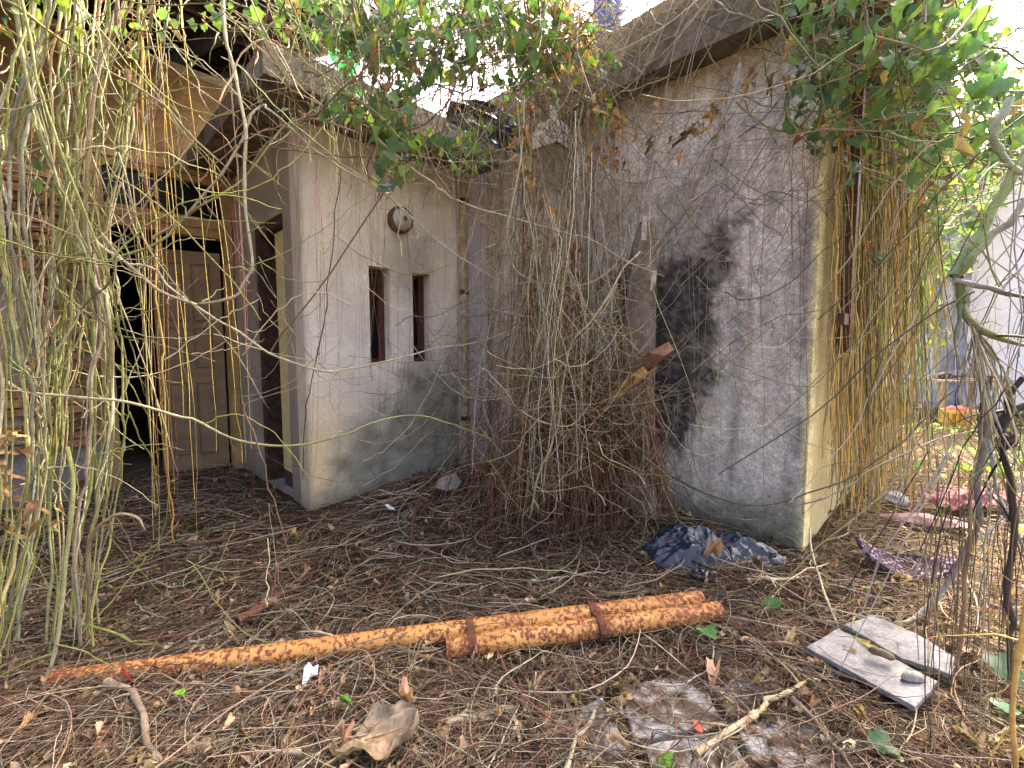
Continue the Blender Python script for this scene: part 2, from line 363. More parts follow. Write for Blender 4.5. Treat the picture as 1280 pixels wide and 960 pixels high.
# porch front wall with the two slits
def col_porch(a, z, P):
    px, py = proj(loc2w(P)); n = fbm(a*4, z*4, 5); st = fbm(a*22, z*1.3, 8)
    c = lerp((.87, .82, .735), (.77, .72, .64), sstep(.35, .7, n))
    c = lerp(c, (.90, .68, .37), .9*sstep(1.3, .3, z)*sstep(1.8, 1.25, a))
    c = lerp(c, (.46, .41, .34), .35*sstep(.5, .72, st)*sstep(.2, .9, fbm(a*3, z*.8, 3)))
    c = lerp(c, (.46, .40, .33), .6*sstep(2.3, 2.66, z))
    c = lerp(c, (.30, .29, .25), .6*poly_mask(px+26*(fbm(a*9, z*9, 1)-.5), py+26*(fbm(a*9, z*9, 2)-.5), [(486, 300), (540, 300), (540, 340), (515, 372), (490, 350)], 14))
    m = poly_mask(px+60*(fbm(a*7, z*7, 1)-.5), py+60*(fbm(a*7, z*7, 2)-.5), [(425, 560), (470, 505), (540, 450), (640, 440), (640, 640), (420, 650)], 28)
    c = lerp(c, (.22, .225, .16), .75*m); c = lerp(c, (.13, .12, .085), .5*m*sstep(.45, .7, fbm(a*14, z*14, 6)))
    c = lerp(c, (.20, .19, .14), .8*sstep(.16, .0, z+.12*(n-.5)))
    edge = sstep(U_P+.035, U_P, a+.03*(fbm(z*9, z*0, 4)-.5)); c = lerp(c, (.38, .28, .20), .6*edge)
    return c
def fr_front(v): return lambda a, d, z: np.stack([a, v+d+0*a, z], -1)
slits = [(1.705, 1.885, 1.035, 1.765), (2.085, 2.262, 1.035, 1.758)]
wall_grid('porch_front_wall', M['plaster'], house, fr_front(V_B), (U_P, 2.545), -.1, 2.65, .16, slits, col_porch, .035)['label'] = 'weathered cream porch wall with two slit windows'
for a0, a1, z0, z1 in slits:
    wn = MB(); y0, y1 = V_B+.10, V_B+.145
    wn.box(a1-.058, a1-.002, y0, y1, z0, z1); wn.box(a0+.002, a0+.02, y0, y1, z0, z1); wn.box(a0+.02, a1-.058, y0, y1, z1-.03, z1-.002); wn.box(a0+.02, a1-.058, y0, y1, z0+.002, z0+.03)
    f_ = wn.build('window_frame', M['metal_brown'], house)
    g = MB(); g.box(a0+.021, a1-.059, y0+.02, y0+.026, z0+.031, z1-.031); g.build('pane', M['pane_dark'], f_)
# porch side wall with its doorway
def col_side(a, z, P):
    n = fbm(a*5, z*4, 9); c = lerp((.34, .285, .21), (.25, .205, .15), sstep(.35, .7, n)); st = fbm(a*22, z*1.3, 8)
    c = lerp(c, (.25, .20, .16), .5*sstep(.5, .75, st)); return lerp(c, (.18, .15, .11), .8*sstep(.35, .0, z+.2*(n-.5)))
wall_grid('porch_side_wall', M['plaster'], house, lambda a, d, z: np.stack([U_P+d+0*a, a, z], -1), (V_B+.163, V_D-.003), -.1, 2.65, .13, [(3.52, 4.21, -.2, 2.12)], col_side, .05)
m = MB(); m.box(U_P+.02, U_P+.16, 4.125, 4.207, 0, 2.115, jit=.003); m.box(U_P+.02, U_P+.16, 3.523, 4.125, 2.06, 2.117, jit=.002); m.box(U_P+.05, U_P+.16, 3.523, 3.55, 0, 2.06); m.build('side_door_frame', M['dark_wood'], house)
sd = MB(); sd.box(0, .38, -.018, .018, .16, 2.05); sdo = sd.build('side_door', M['cream'], house, loc=(U_P+.085, 3.552, 0), rot=(0, 0, math.radians(88)))
sd = MB(); sd.box(0, .38, -.014, .014, .02, .158); sd.build('kick_board', M['dark_wood'], sdo)
# room behind the slits
m = MB(); m.box(2.38, 2.50, V_B+.17, V_D-.01, -.02, 2.64); m.build('porch_room_wall', M['cream'], house)
m = MB(); m.box(U_P+.14, 2.37, V_D-.13, V_D-.02, -.02, 2.64); m.build('porch_room_wall', M['cream'], house)
m = MB(); m.box(U_P+.02, 2.5, V_B+.17, V_D-.15, -.08, .03); m.build('porch_floor', M['concrete'], house)
# main front wall with the door opening
def col_front(a, z, P):
    n = fbm(a*6, z*6, 12); c = lerp((.30, .24, .16), (.19, .15, .105), sstep(.35, .7, n))
    c = lerp(c, (.20, .13, .06), .9*sstep(2.38, 2.5, z)); c = lerp(c, (.20, .185, .165), .8*sstep(.55, .3, z)); return lerp(c, (.12, .09, .06), .5*sstep(.5, .7, fbm(a*20, z*2, 4)))
DO = (.262, 1.21, -.2, 2.62)
wall_grid('front_wall', M['mortar'], house, fr_front(V_D), (-3.2, 2.9), -.1, 3.45, .2, [DO], col_front, .07, .012)
# exposed bricks, each its own piece
def brick_mesh(seed):
    r = np.random.default_rng(seed); xs = [-.5, -.2, .2, .5]; V = []; 
    for y in (-.5, .5):
        for z in (-.5, .5):
            for x in xs: V.append((x*.205, y*.05, z*.053))
    V = np.array(V); V += r.normal(0, .0035, V.shape); Q = []
    i = lambda y, z, x: (y*2+z)*4+x
    for x in range(3):
        Q += [(i(0, 0, x), i(0, 0, x+1), i(0, 1, x+1), i(0, 1, x)), (i(1, 0, x), i(1, 1, x), i(1, 1, x+1), i(1, 0, x+1)), (i(0, 1, x), i(0, 1, x+1), i(1, 1, x+1), i(1, 1, x)), (i(0, 0, x), i(1, 0, x), i(1, 0, x+1), i(0, 0, x+1))]
    Q += [(i(0, 0, 0), i(0, 1, 0), i(1, 1, 0), i(1, 0, 0)), (i(0, 0, 3), i(1, 0, 3), i(1, 1, 3), i(0, 1, 3))]
    me = mesh_np('brick', V, np.array(Q), smooth=False); me.materials.append(M['brick']); return me
bms = [brick_mesh(s) for s in range(6)]
facing = bpy.data.objects.new('brick_facing', None); col.objects.link(facing); facing.parent = house
for k in range(0, 37):
    z = .03+k*.066
    for i in range(-5, 3):
        u = .262-.11-(.0 if k % 2 else .108)+i*.216+random.gauss(0, .004)+.0
        if u > .165 or u < -.75: continue
        P = loc2w(np.array([u, V_D, z])); px, py = proj(P)
        mk = fbm(np.array(u*3.1), np.array(z*3.1), 33)
        if (py > 350 and py < 475 and px < 48) or (z < .42 and mk > .42) or mk > .74: continue
        obj('brick', bms[random.randrange(6)], None, facing, (u, V_D-.016+random.gauss(0, .006), z), (random.gauss(0, .02), random.gauss(0, .015), random.gauss(0, .02)))
# door frame, transom and door leaf
m = MB(); y0, y1 = V_D-.045, V_D+.07
for a, b in ((.262, .345), (1.14, 1.208)): m.box(a, b, y0, y1, -.03, 2.62, jit=.002)
m.box(.345, 1.14, y0+.004, y1, 2.115, 2.275); m.box(.345, 1.14, y0+.004, y1, 2.565, 2.62)
m.box(.345, 1.14, y0-.012, y0+.002, 2.185, 2.20); m.box(.2, 1.23, y0-.02, y0-.002, 2.622, 2.70)
frm = m.build('door_frame', M['frame_wood'], house)
m = MB(); m.box(.347, 1.138, V_D+.01, V_D+.016, 2.277, 2.563); m.build('transom_pane', M['pane_dark'], house)
def door_leaf():
    d = MB(); wd, ht, th = .50, 1.98, .04          # local: x along the leaf, y thickness
    d.box(0, wd, -th/2+.015, th/2-.015, 0, ht)
    leaf = d.build('door', M['door_wood'], house, loc=(1.135, V_D+.11, .03), rot=(0, 0, math.pi-math.radians(14)))
    for a, b, c, e in ((0, .07, 0, ht), (wd-.07, wd, 0, ht), (.07, wd-.07, 0, .13), (.07, wd-.07, ht-.11, ht), (.07, wd-.07, .80, .92), (.07, wd-.07, 1.30, 1.345), (.225, .275, .13, .80), (.225, .275, .92, 1.30), (.225, .275, 1.345, ht-.11)):
        q = MB(); q.box(a, b, -th/2, th/2, c, e); q.build('rail', M['door_wood'], leaf)
    for a, b in ((.07, .225), (.275, .43)):
        for c, e in ((.13, .80), (.92, 1.30), (1.345, ht-.11)):
            q = MB(); g = .028; x0, x1, z0, z1 = a+g, b-g, c+g, e-g
            for s in (-1, 1):
                y = s*(th/2-.0145); t_ = s*(th/2-.003)
                q.add([(a+.012, y, c+.012), (b-.012, y, c+.012), (b-.012, y, e-.012), (a+.012, y, e-.012), (x0, t_, z0), (x1, t_, z0), (x1, t_, z1), (x0, t_, z1)],
                      [(0, 1, 5, 4), (1, 2, 6, 5), (2, 3, 7, 6), (3, 0, 4, 7), (4, 5, 6, 7)])
            q.build('panel', M['door_wood'], leaf)
    q = MB(); q.box(wd-.055, wd-.03, -.045, .045, .93, .96); q.box(wd-.055, wd-.03, .022, .026, .88, 1.02); q.build('handle', M['metal_brown'], leaf)
door_leaf()
# dark room behind the door
for nm, b in (('room_wall', (-3.2, -3.0, V_D+.21, 9.4, -.05, 3.6)), ('room_wall', (1.5, 1.62, V_D+.21, 9.4, -.05, 3.6)), ('room_wall', (-3.2, 1.62, 9.4, 9.55, -.05, 3.6)), ('room_floor', (-2.99, 1.49, V_D+.21, 9.39, -.06, .012)), ('ceiling', (-3.2, 2.9, V_D+.0, 9.6, 3.455, 3.52))):
    m = MB(); m.box(*b); m.build(nm, M['interior'], house)
# porch slab: beam edge and soffit
def beam_grid(name, box, mat, step=.06, amp=.006):
    """box with a fine, slightly worn skin"""
    x0, x1, y0, y1, z0, z1 = box; mb = MB()
    def face(o, e1, e2, n1, n2):
        a, b = np.meshgrid(np.linspace(0, 1, n1), np.linspace(0, 1, n2), indexing='ij'); P = np.array(o)+a[..., None]*np.array(e1)+b[..., None]*np.array(e2)
        P = P+amp*2*(np.stack([fbm(P[..., 0]*7+P[..., 2]*5, P[..., 1]*7+P[..., 2]*3, s) for s in (1, 2, 3)], -1)-.5)
        i, j = np.meshgrid(np.arange(n1-1), np.arange(n2-1), indexing='ij'); k = i*n2+j
        mb.add(P, np.stack([k, k+n2, k+n2+1, k+1], -1).reshape(-1, 4))
    X, Y, Z = x1-x0, y1-y0, z1-z0; nx, ny, nz = (max(2, int(q/step)+1) for q in (X, Y, Z))
    face((x0, y0, z0), (X, 0, 0), (0, 0, Z), nx, nz); face((x1, y1, z0), (-X, 0, 0), (0, 0, Z), nx, nz)
    face((x0, y1, z0), (0, -Y, 0), (0, 0, Z), ny, nz); face((x1, y0, z0), (0, Y, 0), (0, 0, Z), ny, nz)
    face((x0, y0, z1), (X, 0, 0), (0, Y, 0), nx, ny); face((x0, y1, z0), (X, 0, 0), (0, -Y, 0), nx, ny)
    return mb.build(name, mat, house if name[0] != '_' else None, smooth=True)
beam_grid('canopy_edge_beam', (.90, 2.73, 2.80, 2.90, 2.648, 2.835), M['old_concrete'])
beam_grid('canopy_slab', (.90, 2.73, 2.903, V_D-.02, 2.66, 2.80), M['old_concrete'], .12)
m = MB(); m.box(2.56, 2.915, V_B+.01, V_B+.16, -.1, 3.1, c=(.72, .69, .74)); m.build('lilac_wall', M['plaster'], house)['label'] = 'pale lilac wall strip in the inner corner'
# roof over the main room: rafters, battens, tiles seen from below
def roofz(v): return 3.30+(v-3.0)*.30
for k, u in enumerate(np.arange(-3.2, 1.75, .62)):
    m = MB(); m.beam((u, 3.05, roofz(3.05)), (u, 9.6, roofz(9.6)), .07, .11); m.build('rafter', M['rafter'], house)
for k, v in enumerate(np.arange(3.15, 7.6, .33)):
    m = MB(); m.beam((-3.5, v, roofz(v)+.075), (1.62, v, roofz(v)+.075), .05, .035); m.build('batten', M['rafter'], house)
tile = MB(); xs = np.linspace(-.14, .14, 7)
tile.add([(x, y, .03*math.cos(x*22)+(.02 if y < 0 else 0)+dz) for dz in (0, .014) for y in (-.19, .19) for x in xs], [(i, i+1, i+8, i+7) for i in range(6)]+[(14+i, 21+i, 22+i, 15+i) for i in range(6)]+[(i, 14+i, 15+i, i+1) for i in range(6)]+[(7+i, 8+i, 22+i, 21+i) for i in range(6)])
tm = mesh_np('roof_tile', np.concatenate(tile.V), np.concatenate(tile.Q)); tm.materials.append(M['roof_tile'])
rf = bpy.data.objects.new('tile_roof', None); col.objects.link(rf); rf.parent = house
for v in np.arange(3.2, 6.6, .33):
    for u in np.arange(-1.4, 1.62, .255):
        obj('roof_tile', tm, None, rf, (u+random.gauss(0, .006), v, roofz(v)+.125), (math.atan(.30), 0, random.gauss(0, .012)))
m = MB(); m.beam((-3.6, 3.0, roofz(3.0)+.17), (-1.55, 3.0, roofz(3.0)+.17), .5, .03); m.add([(-3.6, 6.5, roofz(6.5)+.18), (1.7, 6.5, roofz(6.5)+.18), (1.7, 10, roofz(10)+.18), (-3.6, 10, roofz(10)+.18), (-3.6, 3, roofz(3)+.18), (1.72, 3, roofz(3)+.18), (1.72, 6.5, roofz(6.5)+.18)], [(0, 1, 2, 3), (4, 5, 6, 0)]); m.build('roof_light_blocker', M['roof_tile'], house)  # rest of the roof, plus a sheet added above the tiles to block daylight
m = MB(); m.box(1.63, 1.75, V_D+.0, 9.6, 3.53, 5.6); m.build('gable_light_blocker', M['interior'], house)  # unseen wall added to keep daylight out of the gap under the roof
m = MB(); m.beam((1.74, 3.0, roofz(3.0)+.10), (1.74, 6.4, roofz(6.4)+.10), .035, .17); m.build('verge_board', M['pale_wood'], house)

# the annex on the right
annex = thing('rendered_annex', 'flat-roofed annex with mould-stained grey rendered wall and yellow painted end', 'building', (0, 0, 0), HR)
def col_annex(a, z, P):
    px, py = proj(loc2w(P)); n = fbm(a*3.5, z*3.5, 15); f = fbm(a*30, z*30, 16); st = fbm(a*16, z*.9, 18)
    c = lerp((.68, .635, .57), (.52, .48, .425), sstep(.3, .7, n))
    c = lerp(c, (.86, .83, .79), .85*sstep(1.2, 2.0, z)*sstep(.35, .6, fbm(a*4, z*2, 19)))
    c = lerp(c, (.40, .33, .20), .75*sstep(2.5, 2.85, z+.2*(n-.5)))
    c = lerp(c, (.27, .26, .25), .5*sstep(.5, .75, st)*sstep(2.7, 1.2, z))
    sp_ = vn(a*48, z*48, 61)-.5; wx = px+46*(fbm(a*8, z*8, 21)-.5)+14*(f-.5)+26*sp_; wy = py+46*(fbm(a*8, z*8, 22)-.5)+14*(f-.5)
    run = sstep(.52, .74, vn(a*26, z*.7, 71))*sstep(.9, 2.6, z+.8*(vn(a*9, z*0, 72)-.5)); c = lerp(c, (.33, .30, .26), .38*run)
    run2 = sstep(.6, .8, vn(a*34, z*.5, 75)); c = lerp(c, (.78, .75, .70), .4*run2)
    dk = poly_mask(wx, wy, [(760, 330), (835, 318), (868, 312), (905, 270), (928, 256), (920, 330), (903, 380), (893, 440), (885, 490), (868, 556), (838, 566), (790, 540), (760, 480)], 15)
    dk2 = poly_mask(wx, wy, [(996, 290), (1018, 250), (1034, 250), (1026, 400), (1012, 650), (984, 655), (998, 500), (990, 380)], 12)
    dk3 = poly_mask(wx, wy, [(820, 255), (900, 205), (915, 260), (880, 310), (825, 330)], 30)
    c = lerp(c, (.06, .058, .056), dk*(.74+.26*sstep(.3, .55, f))); c = lerp(c, (.11, .11, .115), .72*dk2*(.6+.5*f)); c = lerp(c, (.24, .24, .25), .5*dk3)
    c = lerp(c, (.14, .15, .085), .8*sstep(.34, .02, z+.35*(n-.5))); c = lerp(c, (.07, .075, .05), .6*sstep(.12, .0, z+.1*(f-.5)))
    c = lerp(c, (.74, .66, .35), .9*sstep(.62, .588, a+.012*(fbm(z*12, z*0, 7)-.5)))
    g2 = vn(a*55, z*55, 60); return c*np.array([1.0, .97, .915])*(0.74+.36*f+.22*(g2-.35))[..., None]
wall_grid('stained_wall', M['rough_plaster'], annex, lambda a, d, z: np.stack([U_A+d+0*a, a, z], -1), (V_Q, 3.7), -.15, 2.95, .14, [], col_annex, .022, .004)
def col_end(a, z, P):
    n = fbm(a*5, z*5, 25); c = lerp((.70, .61, .31), (.60, .50, .24), sstep(.35, .7, n)); c = lerp(c, (.40, .30, .14), .7*sstep(2.1, 2.7, z)); return lerp(c, (.35, .29, .16), .6*sstep(.5, .3, z))
wall_grid('yellow_end_wall', M['plaster'], annex, fr_front(V_Q+.004), (U_A+.143, 6.6), -.15, 2.95, .14, [], col_end, .06)
for b in ((6.61, 6.75, V_Q+.01, 9, -.15, 2.95), (U_A, 6.75, 9, 9.15, -.15, 2.95)):
    m = MB(); m.box(*b); m.build('back_wall', M['concrete'], annex)
_o = beam_grid('eaves_slab', (2.74, 7.0, .16, 9.2, 2.872, 3.02), M['old_concrete'], .14); _o.parent = annex
_o = beam_grid('parapet', (2.80, 3.0, .22, 9.1, 3.022, 3.30), M['old_concrete'], .08, .012); _o.parent = annex
_o = beam_grid('parapet', (3.003, 6.9, .22, .40, 3.022, 3.30), M['old_concrete'], .12, .012); _o.parent = annex

# the far end of the alley on the right
def far_box(name, label, cat, c, sx, sy, z1, mat, rz=0):
    t_ = thing(name, label, cat, (c[0], c[1], 0), rz); return t_
gw = thing('garden_wall', 'tall grey-blue streaked wall behind the wooden table', 'wall', tuple(at(1206, 470, 8.6)*np.array([1, 1, 0])), .05)
def col_far(a, z, P):
    n = fbm(a*2.2, z*2.2, 41); c = lerp((.40, .42, .46), (.22, .23, .26), sstep(.3, .7, n)); return lerp(c, (.10, .105, .12), .7*sstep(.5, .7, fbm(a*7, z*5, 42)))
wall_grid('wall', M['rough_plaster'], gw, lambda a, d, z: np.stack([a, d+0*a, z], -1), (-.95, .55), -.2, 4.6, .3, [], col_far, .08, .01)
m = MB(); m.box(-1.0, .6, -.04, .34, 4.602, 4.70); m.build('coping', M['concrete'], gw)
wh = thing('white_building', 'bright white plastered building at the far right edge', 'building', tuple(at(1300, 480, 8.0)*np.array([1, 1, 0])), 0)
m = MB(); m.box(-.75, 3.5, 0, 2.5, -.2, 4.3); m.build('wall', M['white'], wh)
m = MB(); m.box(-.85, 3.6, -.1, 2.6, 4.302, 4.42); m.build('roof_edge', M['concrete'], wh)
lw = thing('low_brick_wall', 'low dull red brick wall left of the wooden table', 'wall', tuple(at(1128, 480, 8.2)*np.array([1, 1, 0])), .1)
m = MB(); m.box(-.65, .45, .02, .2, -.1, .86); m.build('core', M['mortar'], lw)
for k in range(12):
    for i in range(5):
        u = -.55+i*.225+(.11 if k % 2 else 0)
        if u < .42: obj('brick', bms[(k+i) % 6], None, lw, (u, .012+random.gauss(0, .004), .03+k*.07))

# paving slabs showing through the litter
pv = tag(bpy.data.objects.new('concrete_paving', None), kind='structure'); col.objects.link(pv)
def slab(px_pts, z):
    P = np.array([gp(*p, z) for p in px_pts]); n = len(P); ctr = P.mean(0); mb = MB(); e = []
    for i in range(n):
        a, b = P[i], P[(i+1) % n]
        for t_ in np.linspace(0, 1, 6)[:-1]: e.append(a+(b-a)*t_+rng.normal(0, .004, 3)*np.array([1, 1, .2]))
    e = np.array(e); N = len(e); V = np.vstack([ctr+(e-ctr)*f+np.array([0, 0, dz]) for f, dz in ((1.0, -.05), (1.0, -.004), (.975, 0), (.5, .002))]+[ctr[None]])
    Q = [(k*N+i, k*N+(i+1) % N, (k+1)*N+(i+1) % N, (k+1)*N+i) for k in range(3) for i in range(N)]
    mb.add(V, Q, [(3*N+i, 3*N+(i+1) % N, 4*N) for i in range(N)]); mb.build('slab', M['slab'], pv)
for pts, z in (([(772, 858), (868, 840), (905, 905), (795, 925)], -.022), ([(878, 838), (975, 818), (1020, 866), (915, 899)], -.026), ([(918, 908), (1030, 874), (1120, 985), (985, 1010)], -.018), ([(805, 932), (910, 912), (975, 1015), (840, 1030)], -.02), ([(1042, 878), (1100, 905), (1190, 1000), (1130, 985)], -.02), ([(655, 915), (752, 872), (785, 930), (700, 985)], -.015)):
    slab(pts, z+.009)

# ------------------------------------------------------------------ objects
def onv(px, py, v):
    d = ray(px, py); t_ = v/(d[0]*eA[0]+d[1]*eA[1]); p = d*t_+np.array([0, 0, H]); return p
def onu(px, py, u):
    d = ray(px, py); t_ = u/(d[0]*eB[0]+d[1]*eB[1]); return d*t_+np.array([0, 0, H])
def lathe(mb, prof, n=28, c=(1, 1, 1), caps=True):
    a = np.arange(n)*2*math.pi/n; V = np.array([(r*math.cos(t_), r*math.sin(t_), z) for r, z in prof for t_ in a]); k = len(prof)
    Q = [(j*n+i, j*n+(i+1) % n, (j+1)*n+(i+1) % n, (j+1)*n+i) for j in range(k-1) for i in range(n)]; mb.add(V, Q, C=c)

# round bulkhead lamp on the porch wall (local z points out of the wall)
lp = thing('wall_lamp', 'round bulkhead lamp with dusty glass above the slit windows', 'lamp', tuple(W(1.965, V_B-.002, 2.14)), 0)
lp.rotation_euler = (math.radians(90), 0, HR)
m = MB(); lathe(m, [(.0, .0), (.098, .0), (.103, .03), (.10, .055), (.09, .062), (.084, .056)]); m.build('base', M['lamp_base'], lp, True)
m = MB(); lathe(m, [(.084, .05), (.08, .066), (.066, .083), (.045, .095), (.02, .101), (.001, .102)]); m.build('glass', M['dusty_glass'], lp, True)
m = MB(); lathe(m, [(.018, .08), (.020, .103), (.012, .108), (.001, .109)]); m.build('knob', M['lamp_base'], lp, True)
# downpipe in the inner corner
dp = thing('downpipe', 'tan painted downpipe in the inner corner beside the porch wall', 'pipe', tuple(W(2.59, V_B-.045, 0)), 0)
m = MB(); lathe(m, [(.034, -.1), (.034, .9), (.035, 1.8), (.034, 2.64)], 14); m.build('pipe', std('tan_paint', (.42, .33, .23), var=.35, nscale=20), dp, True)
for z in (.5, 1.62, 2.4):
    m = MB(); lathe(m, [(.0345, z), (.041, z+.004), (.041, z+.036), (.0345, z+.04)], 14); m.build('clip', M['metal_brown'], dp, True)
# concrete post with white cap, wrapped in vines
post = thing('concrete_post', 'tan concrete post with white capped top poking out of the vine mass', 'post', tuple(W(2.50, 2.08, 0)), HR+.12)
post.scale = (1, 1, .954)
m = MB(); m.box(-.088, .088, -.088, .088, -.1, 2.62, jit=.002); m.build('shaft', std('tan_concrete', (.40, .355, .27), var=.25, nscale=8, bump=.5), post)
m = MB(); b_ = .10; t_ = .075
m.add([(x*b_, y*b_, 2.622) for x, y in ((-1, -1), (1, -1), (1, 1), (-1, 1))]+[(x*b_, y*b_, 2.71) for x, y in ((-1, -1), (1, -1), (1, 1), (-1, 1))]+[(x*t_, y*t_, 2.80) for x, y in ((-1, -1), (1, -1), (1, 1), (-1, 1))]+[(x*.035, y*.035, 2.803) for x, y in ((-1, -1), (1, -1), (1, 1), (-1, 1))]+[(x*.03, y*.03, 2.98) for x, y in ((-1, -1), (1, -1), (1, 1), (-1, 1))],
      [(k*4+i, k*4+(i+1) % 4, k*4+4+(i+1) % 4, k*4+4+i) for k in range(4) for i in range(4)]+[(16, 17, 18, 19)]); m.build('cap', M['white'], post)
# rotten timber post on the right of the vine mass
def trunk_mesh(h, r0, r1, n=18, s=30, seed=1, flat=.7):
    z = np.linspace(0, h, s)[:, None]; a = np.linspace(0, 2*math.pi, n, endpoint=False)[None]
    r = (r0+(r1-r0)*z/h)*(1+.28*(fbm(a*3/6.28*4, z*1.2, seed)-.5)+.16*(vn(a*12/6.28*2, z*3, seed+4)-.5))
    top = sstep(h*.86, h, z)*.5*vn(a*1.9, z*0+3, 9); r = r*(1-.8*top)
    V = np.stack([r*np.cos(a), flat*r*np.sin(a), z+0*a-.12*sstep(h*.9, h, z)*vn(a*3, z*0, 5)], -1); V[..., 0] += .03*np.sin(z*2.2); mb = MB()
    Q = [(j*n+i, j*n+(i+1) % n, (j+1)*n+(i+1) % n, (j+1)*n+i) for j in range(s-1) for i in range(n)]
    c = lerp((.36, .29, .22), (.15, .11, .08), np.clip(vn(a*6, z*9, 3)+0*z, 0, 1)); mb.add(V, Q, C=c.reshape(-1, 3))
    k = (s-1)*n; mb.add(np.vstack([V[-1], V[-1].mean(0)-np.array([0, 0, .05])]), None, [(i, (i+1) % n, n) for i in range(n)], C=(.10, .07, .05)); return mb
st_ = thing('timber_post', 'rotten fibrous timber post with ragged top leaning by the stained wall', 'post', tuple(W(2.66, 1.44, 0)), HR)
st_.rotation_euler = (0, math.radians(1.5), HR+1.5)
trunk_mesh(1.98, .145, .085, seed=4).build('trunk', M['stick'], st_, True)
for a, z, l in ((2.2, 1.93, .12), (3.4, 1.78, .09), (1.2, 1.9, .07), (2.8, 1.60, .1)):
    m = MB(); x, y = .10*math.cos(a), .07*math.sin(a); m.beam((x, y, z-l), (x*1.25, y*1.25, z+.02), .03, .006, c=(.62, .58, .5), up=(math.cos(a), math.sin(a), .1)); m.build('peeling_strip', M['stick'], st_)
# snapped plank stuck in the heap
pk = thing('broken_plank', 'snapped brown plank with yellow split underside jutting from the vine heap', 'plank', (0, 0, 0))
A_, B_ = onu(728, 520, 2.25), onu(830, 437, 2.06)
d_ = (B_-A_)/np.linalg.norm(B_-A_); up_ = np.array([-.1, -.25, .95]); s_ = np.cross(d_, up_); s_ /= np.linalg.norm(s_); up_ = np.cross(s_, d_)
m = MB(); n_ = 12; ts = np.linspace(0, np.linalg.norm(B_-A_), n_); V = []
for i, t_ in enumerate(ts):
    for (x, y) in ((-.06, -.03), (.06, -.038), (.06, .03), (-.06, .036)):
        e = .02*rng.normal() if i == n_-1 else .003*rng.normal(); V.append(A_+d_*(t_+e)+s_*(x+.003*rng.normal())+up_*(y*(1 if i < n_-3 else .8)+.002*rng.normal()))
m.add(V, [(k*4+i, k*4+(i+1) % 4, k*4+4+(i+1) % 4, k*4+4+i) for k in range(n_-1) for i in range(4)]+[(0, 1, 2, 3), (n_*4-1, n_*4-2, n_*4-3, n_*4-4)], C=(.19, .105, .06)); m.build('board', M['stick'], pk)
m = MB(); V = []
for i, t_ in enumerate(np.linspace(ts[-1]*.15, ts[-1]*.86, 9)):
    wv = .02*rng.normal(); V += [A_+d_*t_+s_*.064-up_*(.010+.004*rng.normal()), A_+d_*t_+s_*(.058)-up_*(.044+abs(wv)*.3), A_+d_*t_-s_*(.04)-up_*(.042)]
m.add(V, [(k*3+i, k*3+i+1, k*3+i+4, k*3+i+3) for k in range(8) for i in range(2)], C=(.58, .38, .14)); m.build('split_face', M['stick'], pk)

# the two rusty pipes strapped together
pp = thing('strapped_pipes', 'long and short rusty orange pipes strapped side by side on the litter', 'pipe', (0, 0, 0))
RP = .040
L0, L1 = gp(62, 855, .046), gp(876, 750, .055)
dL = (L1-L0)/np.linalg.norm(L1-L0)
_off = np.cross(dL, [0, 0, 1.]); _off *= (.0825 if _off[1] < 0 else -.0825)/np.linalg.norm(_off); _off[2] -= .006
_q = gp(556, 791, .062); S0 = L0+dL*np.dot(_q-L0, dL)+_off; S1 = L1+dL*.03+_off
def pipe(name, a, b, hot):
    m = MB(); n = 60; t_ = np.linspace(0, 1, n); P = a+(b-a)*t_[:, None]; ln = np.linalg.norm(b-a)
    rub = np.zeros(n)
    for c, wd in hot: rub = np.maximum(rub, np.exp(-((t_-c)*ln/wd)**2))
    C = np.repeat(np.stack([rub]*3, -1), 20, axis=0)
    V, Q = tube_geo(P[None], np.full((1, n), RP), 20); m.add(V, Q, C=C)
    Vi, Qi = tube_geo(P[None], np.full((1, n), RP-.005), 20); m.add(Vi, Qi[:, ::-1], C=(1, 1, 1))
    for k in (0, n-1): m.add(np.vstack([V[k*20:k*20+20], Vi[k*20:k*20+20]]), [(i, (i+1) % 20, 20+(i+1) % 20, 20+i) for i in range(20)], C=(1, 1, 1))
    return m.build(name, M['rusty'], pp, True)
pipe('long_pipe', L0, L1, [(0.0, .35), (.655, .05), (.83, .05), (1.0, .3)])['label'] = 'long rusty orange pipe half buried in litter at left'
pipe('short_pipe', S0, S1, [(0.0, .06), (.08, .08), (.53, .10), (1.0, .3)])['label'] = 'short rusty orange pipe with open end'
for px_, t_ in ((572, .085), (733, .53)):
    c2 = S0+(S1-S0)*t_; tt = np.dot(c2-L0, dL); c1 = L0+dL*tt; side = c1-c2; side -= dL*np.dot(side, dL); dist = np.linalg.norm(side); side /= dist; upv = np.cross(side, dL); upv *= np.sign(upv[2])
    loop = []
    for a in np.linspace(-math.pi/2, math.pi/2, 10): loop.append(c1+side*math.cos(a)*(RP+.005)+upv*math.sin(a)*(RP+.005))
    loop.append((c1+c2)/2+upv*(RP*.72))
    for a in np.linspace(math.pi/2, 3*math.pi/2, 10): loop.append(c2+side*math.cos(a)*(RP+.005)+upv*math.sin(a)*(RP+.005))
    loop.append((c1+c2)/2-upv*(RP*.72)); loop = np.array(loop); n = len(loop); ctr = loop.mean(0); out = (loop-ctr); out /= np.linalg.norm(out, axis=1, keepdims=True)
    m = MB(); hw = .014; rings = [loop-dL*hw, loop-dL*hw+out*.005, loop+dL*hw+out*.005, loop+dL*hw]
    m.add(np.vstack(rings), [(k*n+i, k*n+(i+1) % n, ((k+1) % 4)*n+(i+1) % n, ((k+1) % 4)*n+i) for k in range(4) for i in range(n)], C=(1, 1, 1)); m.build('strap', M['rust'], pp)

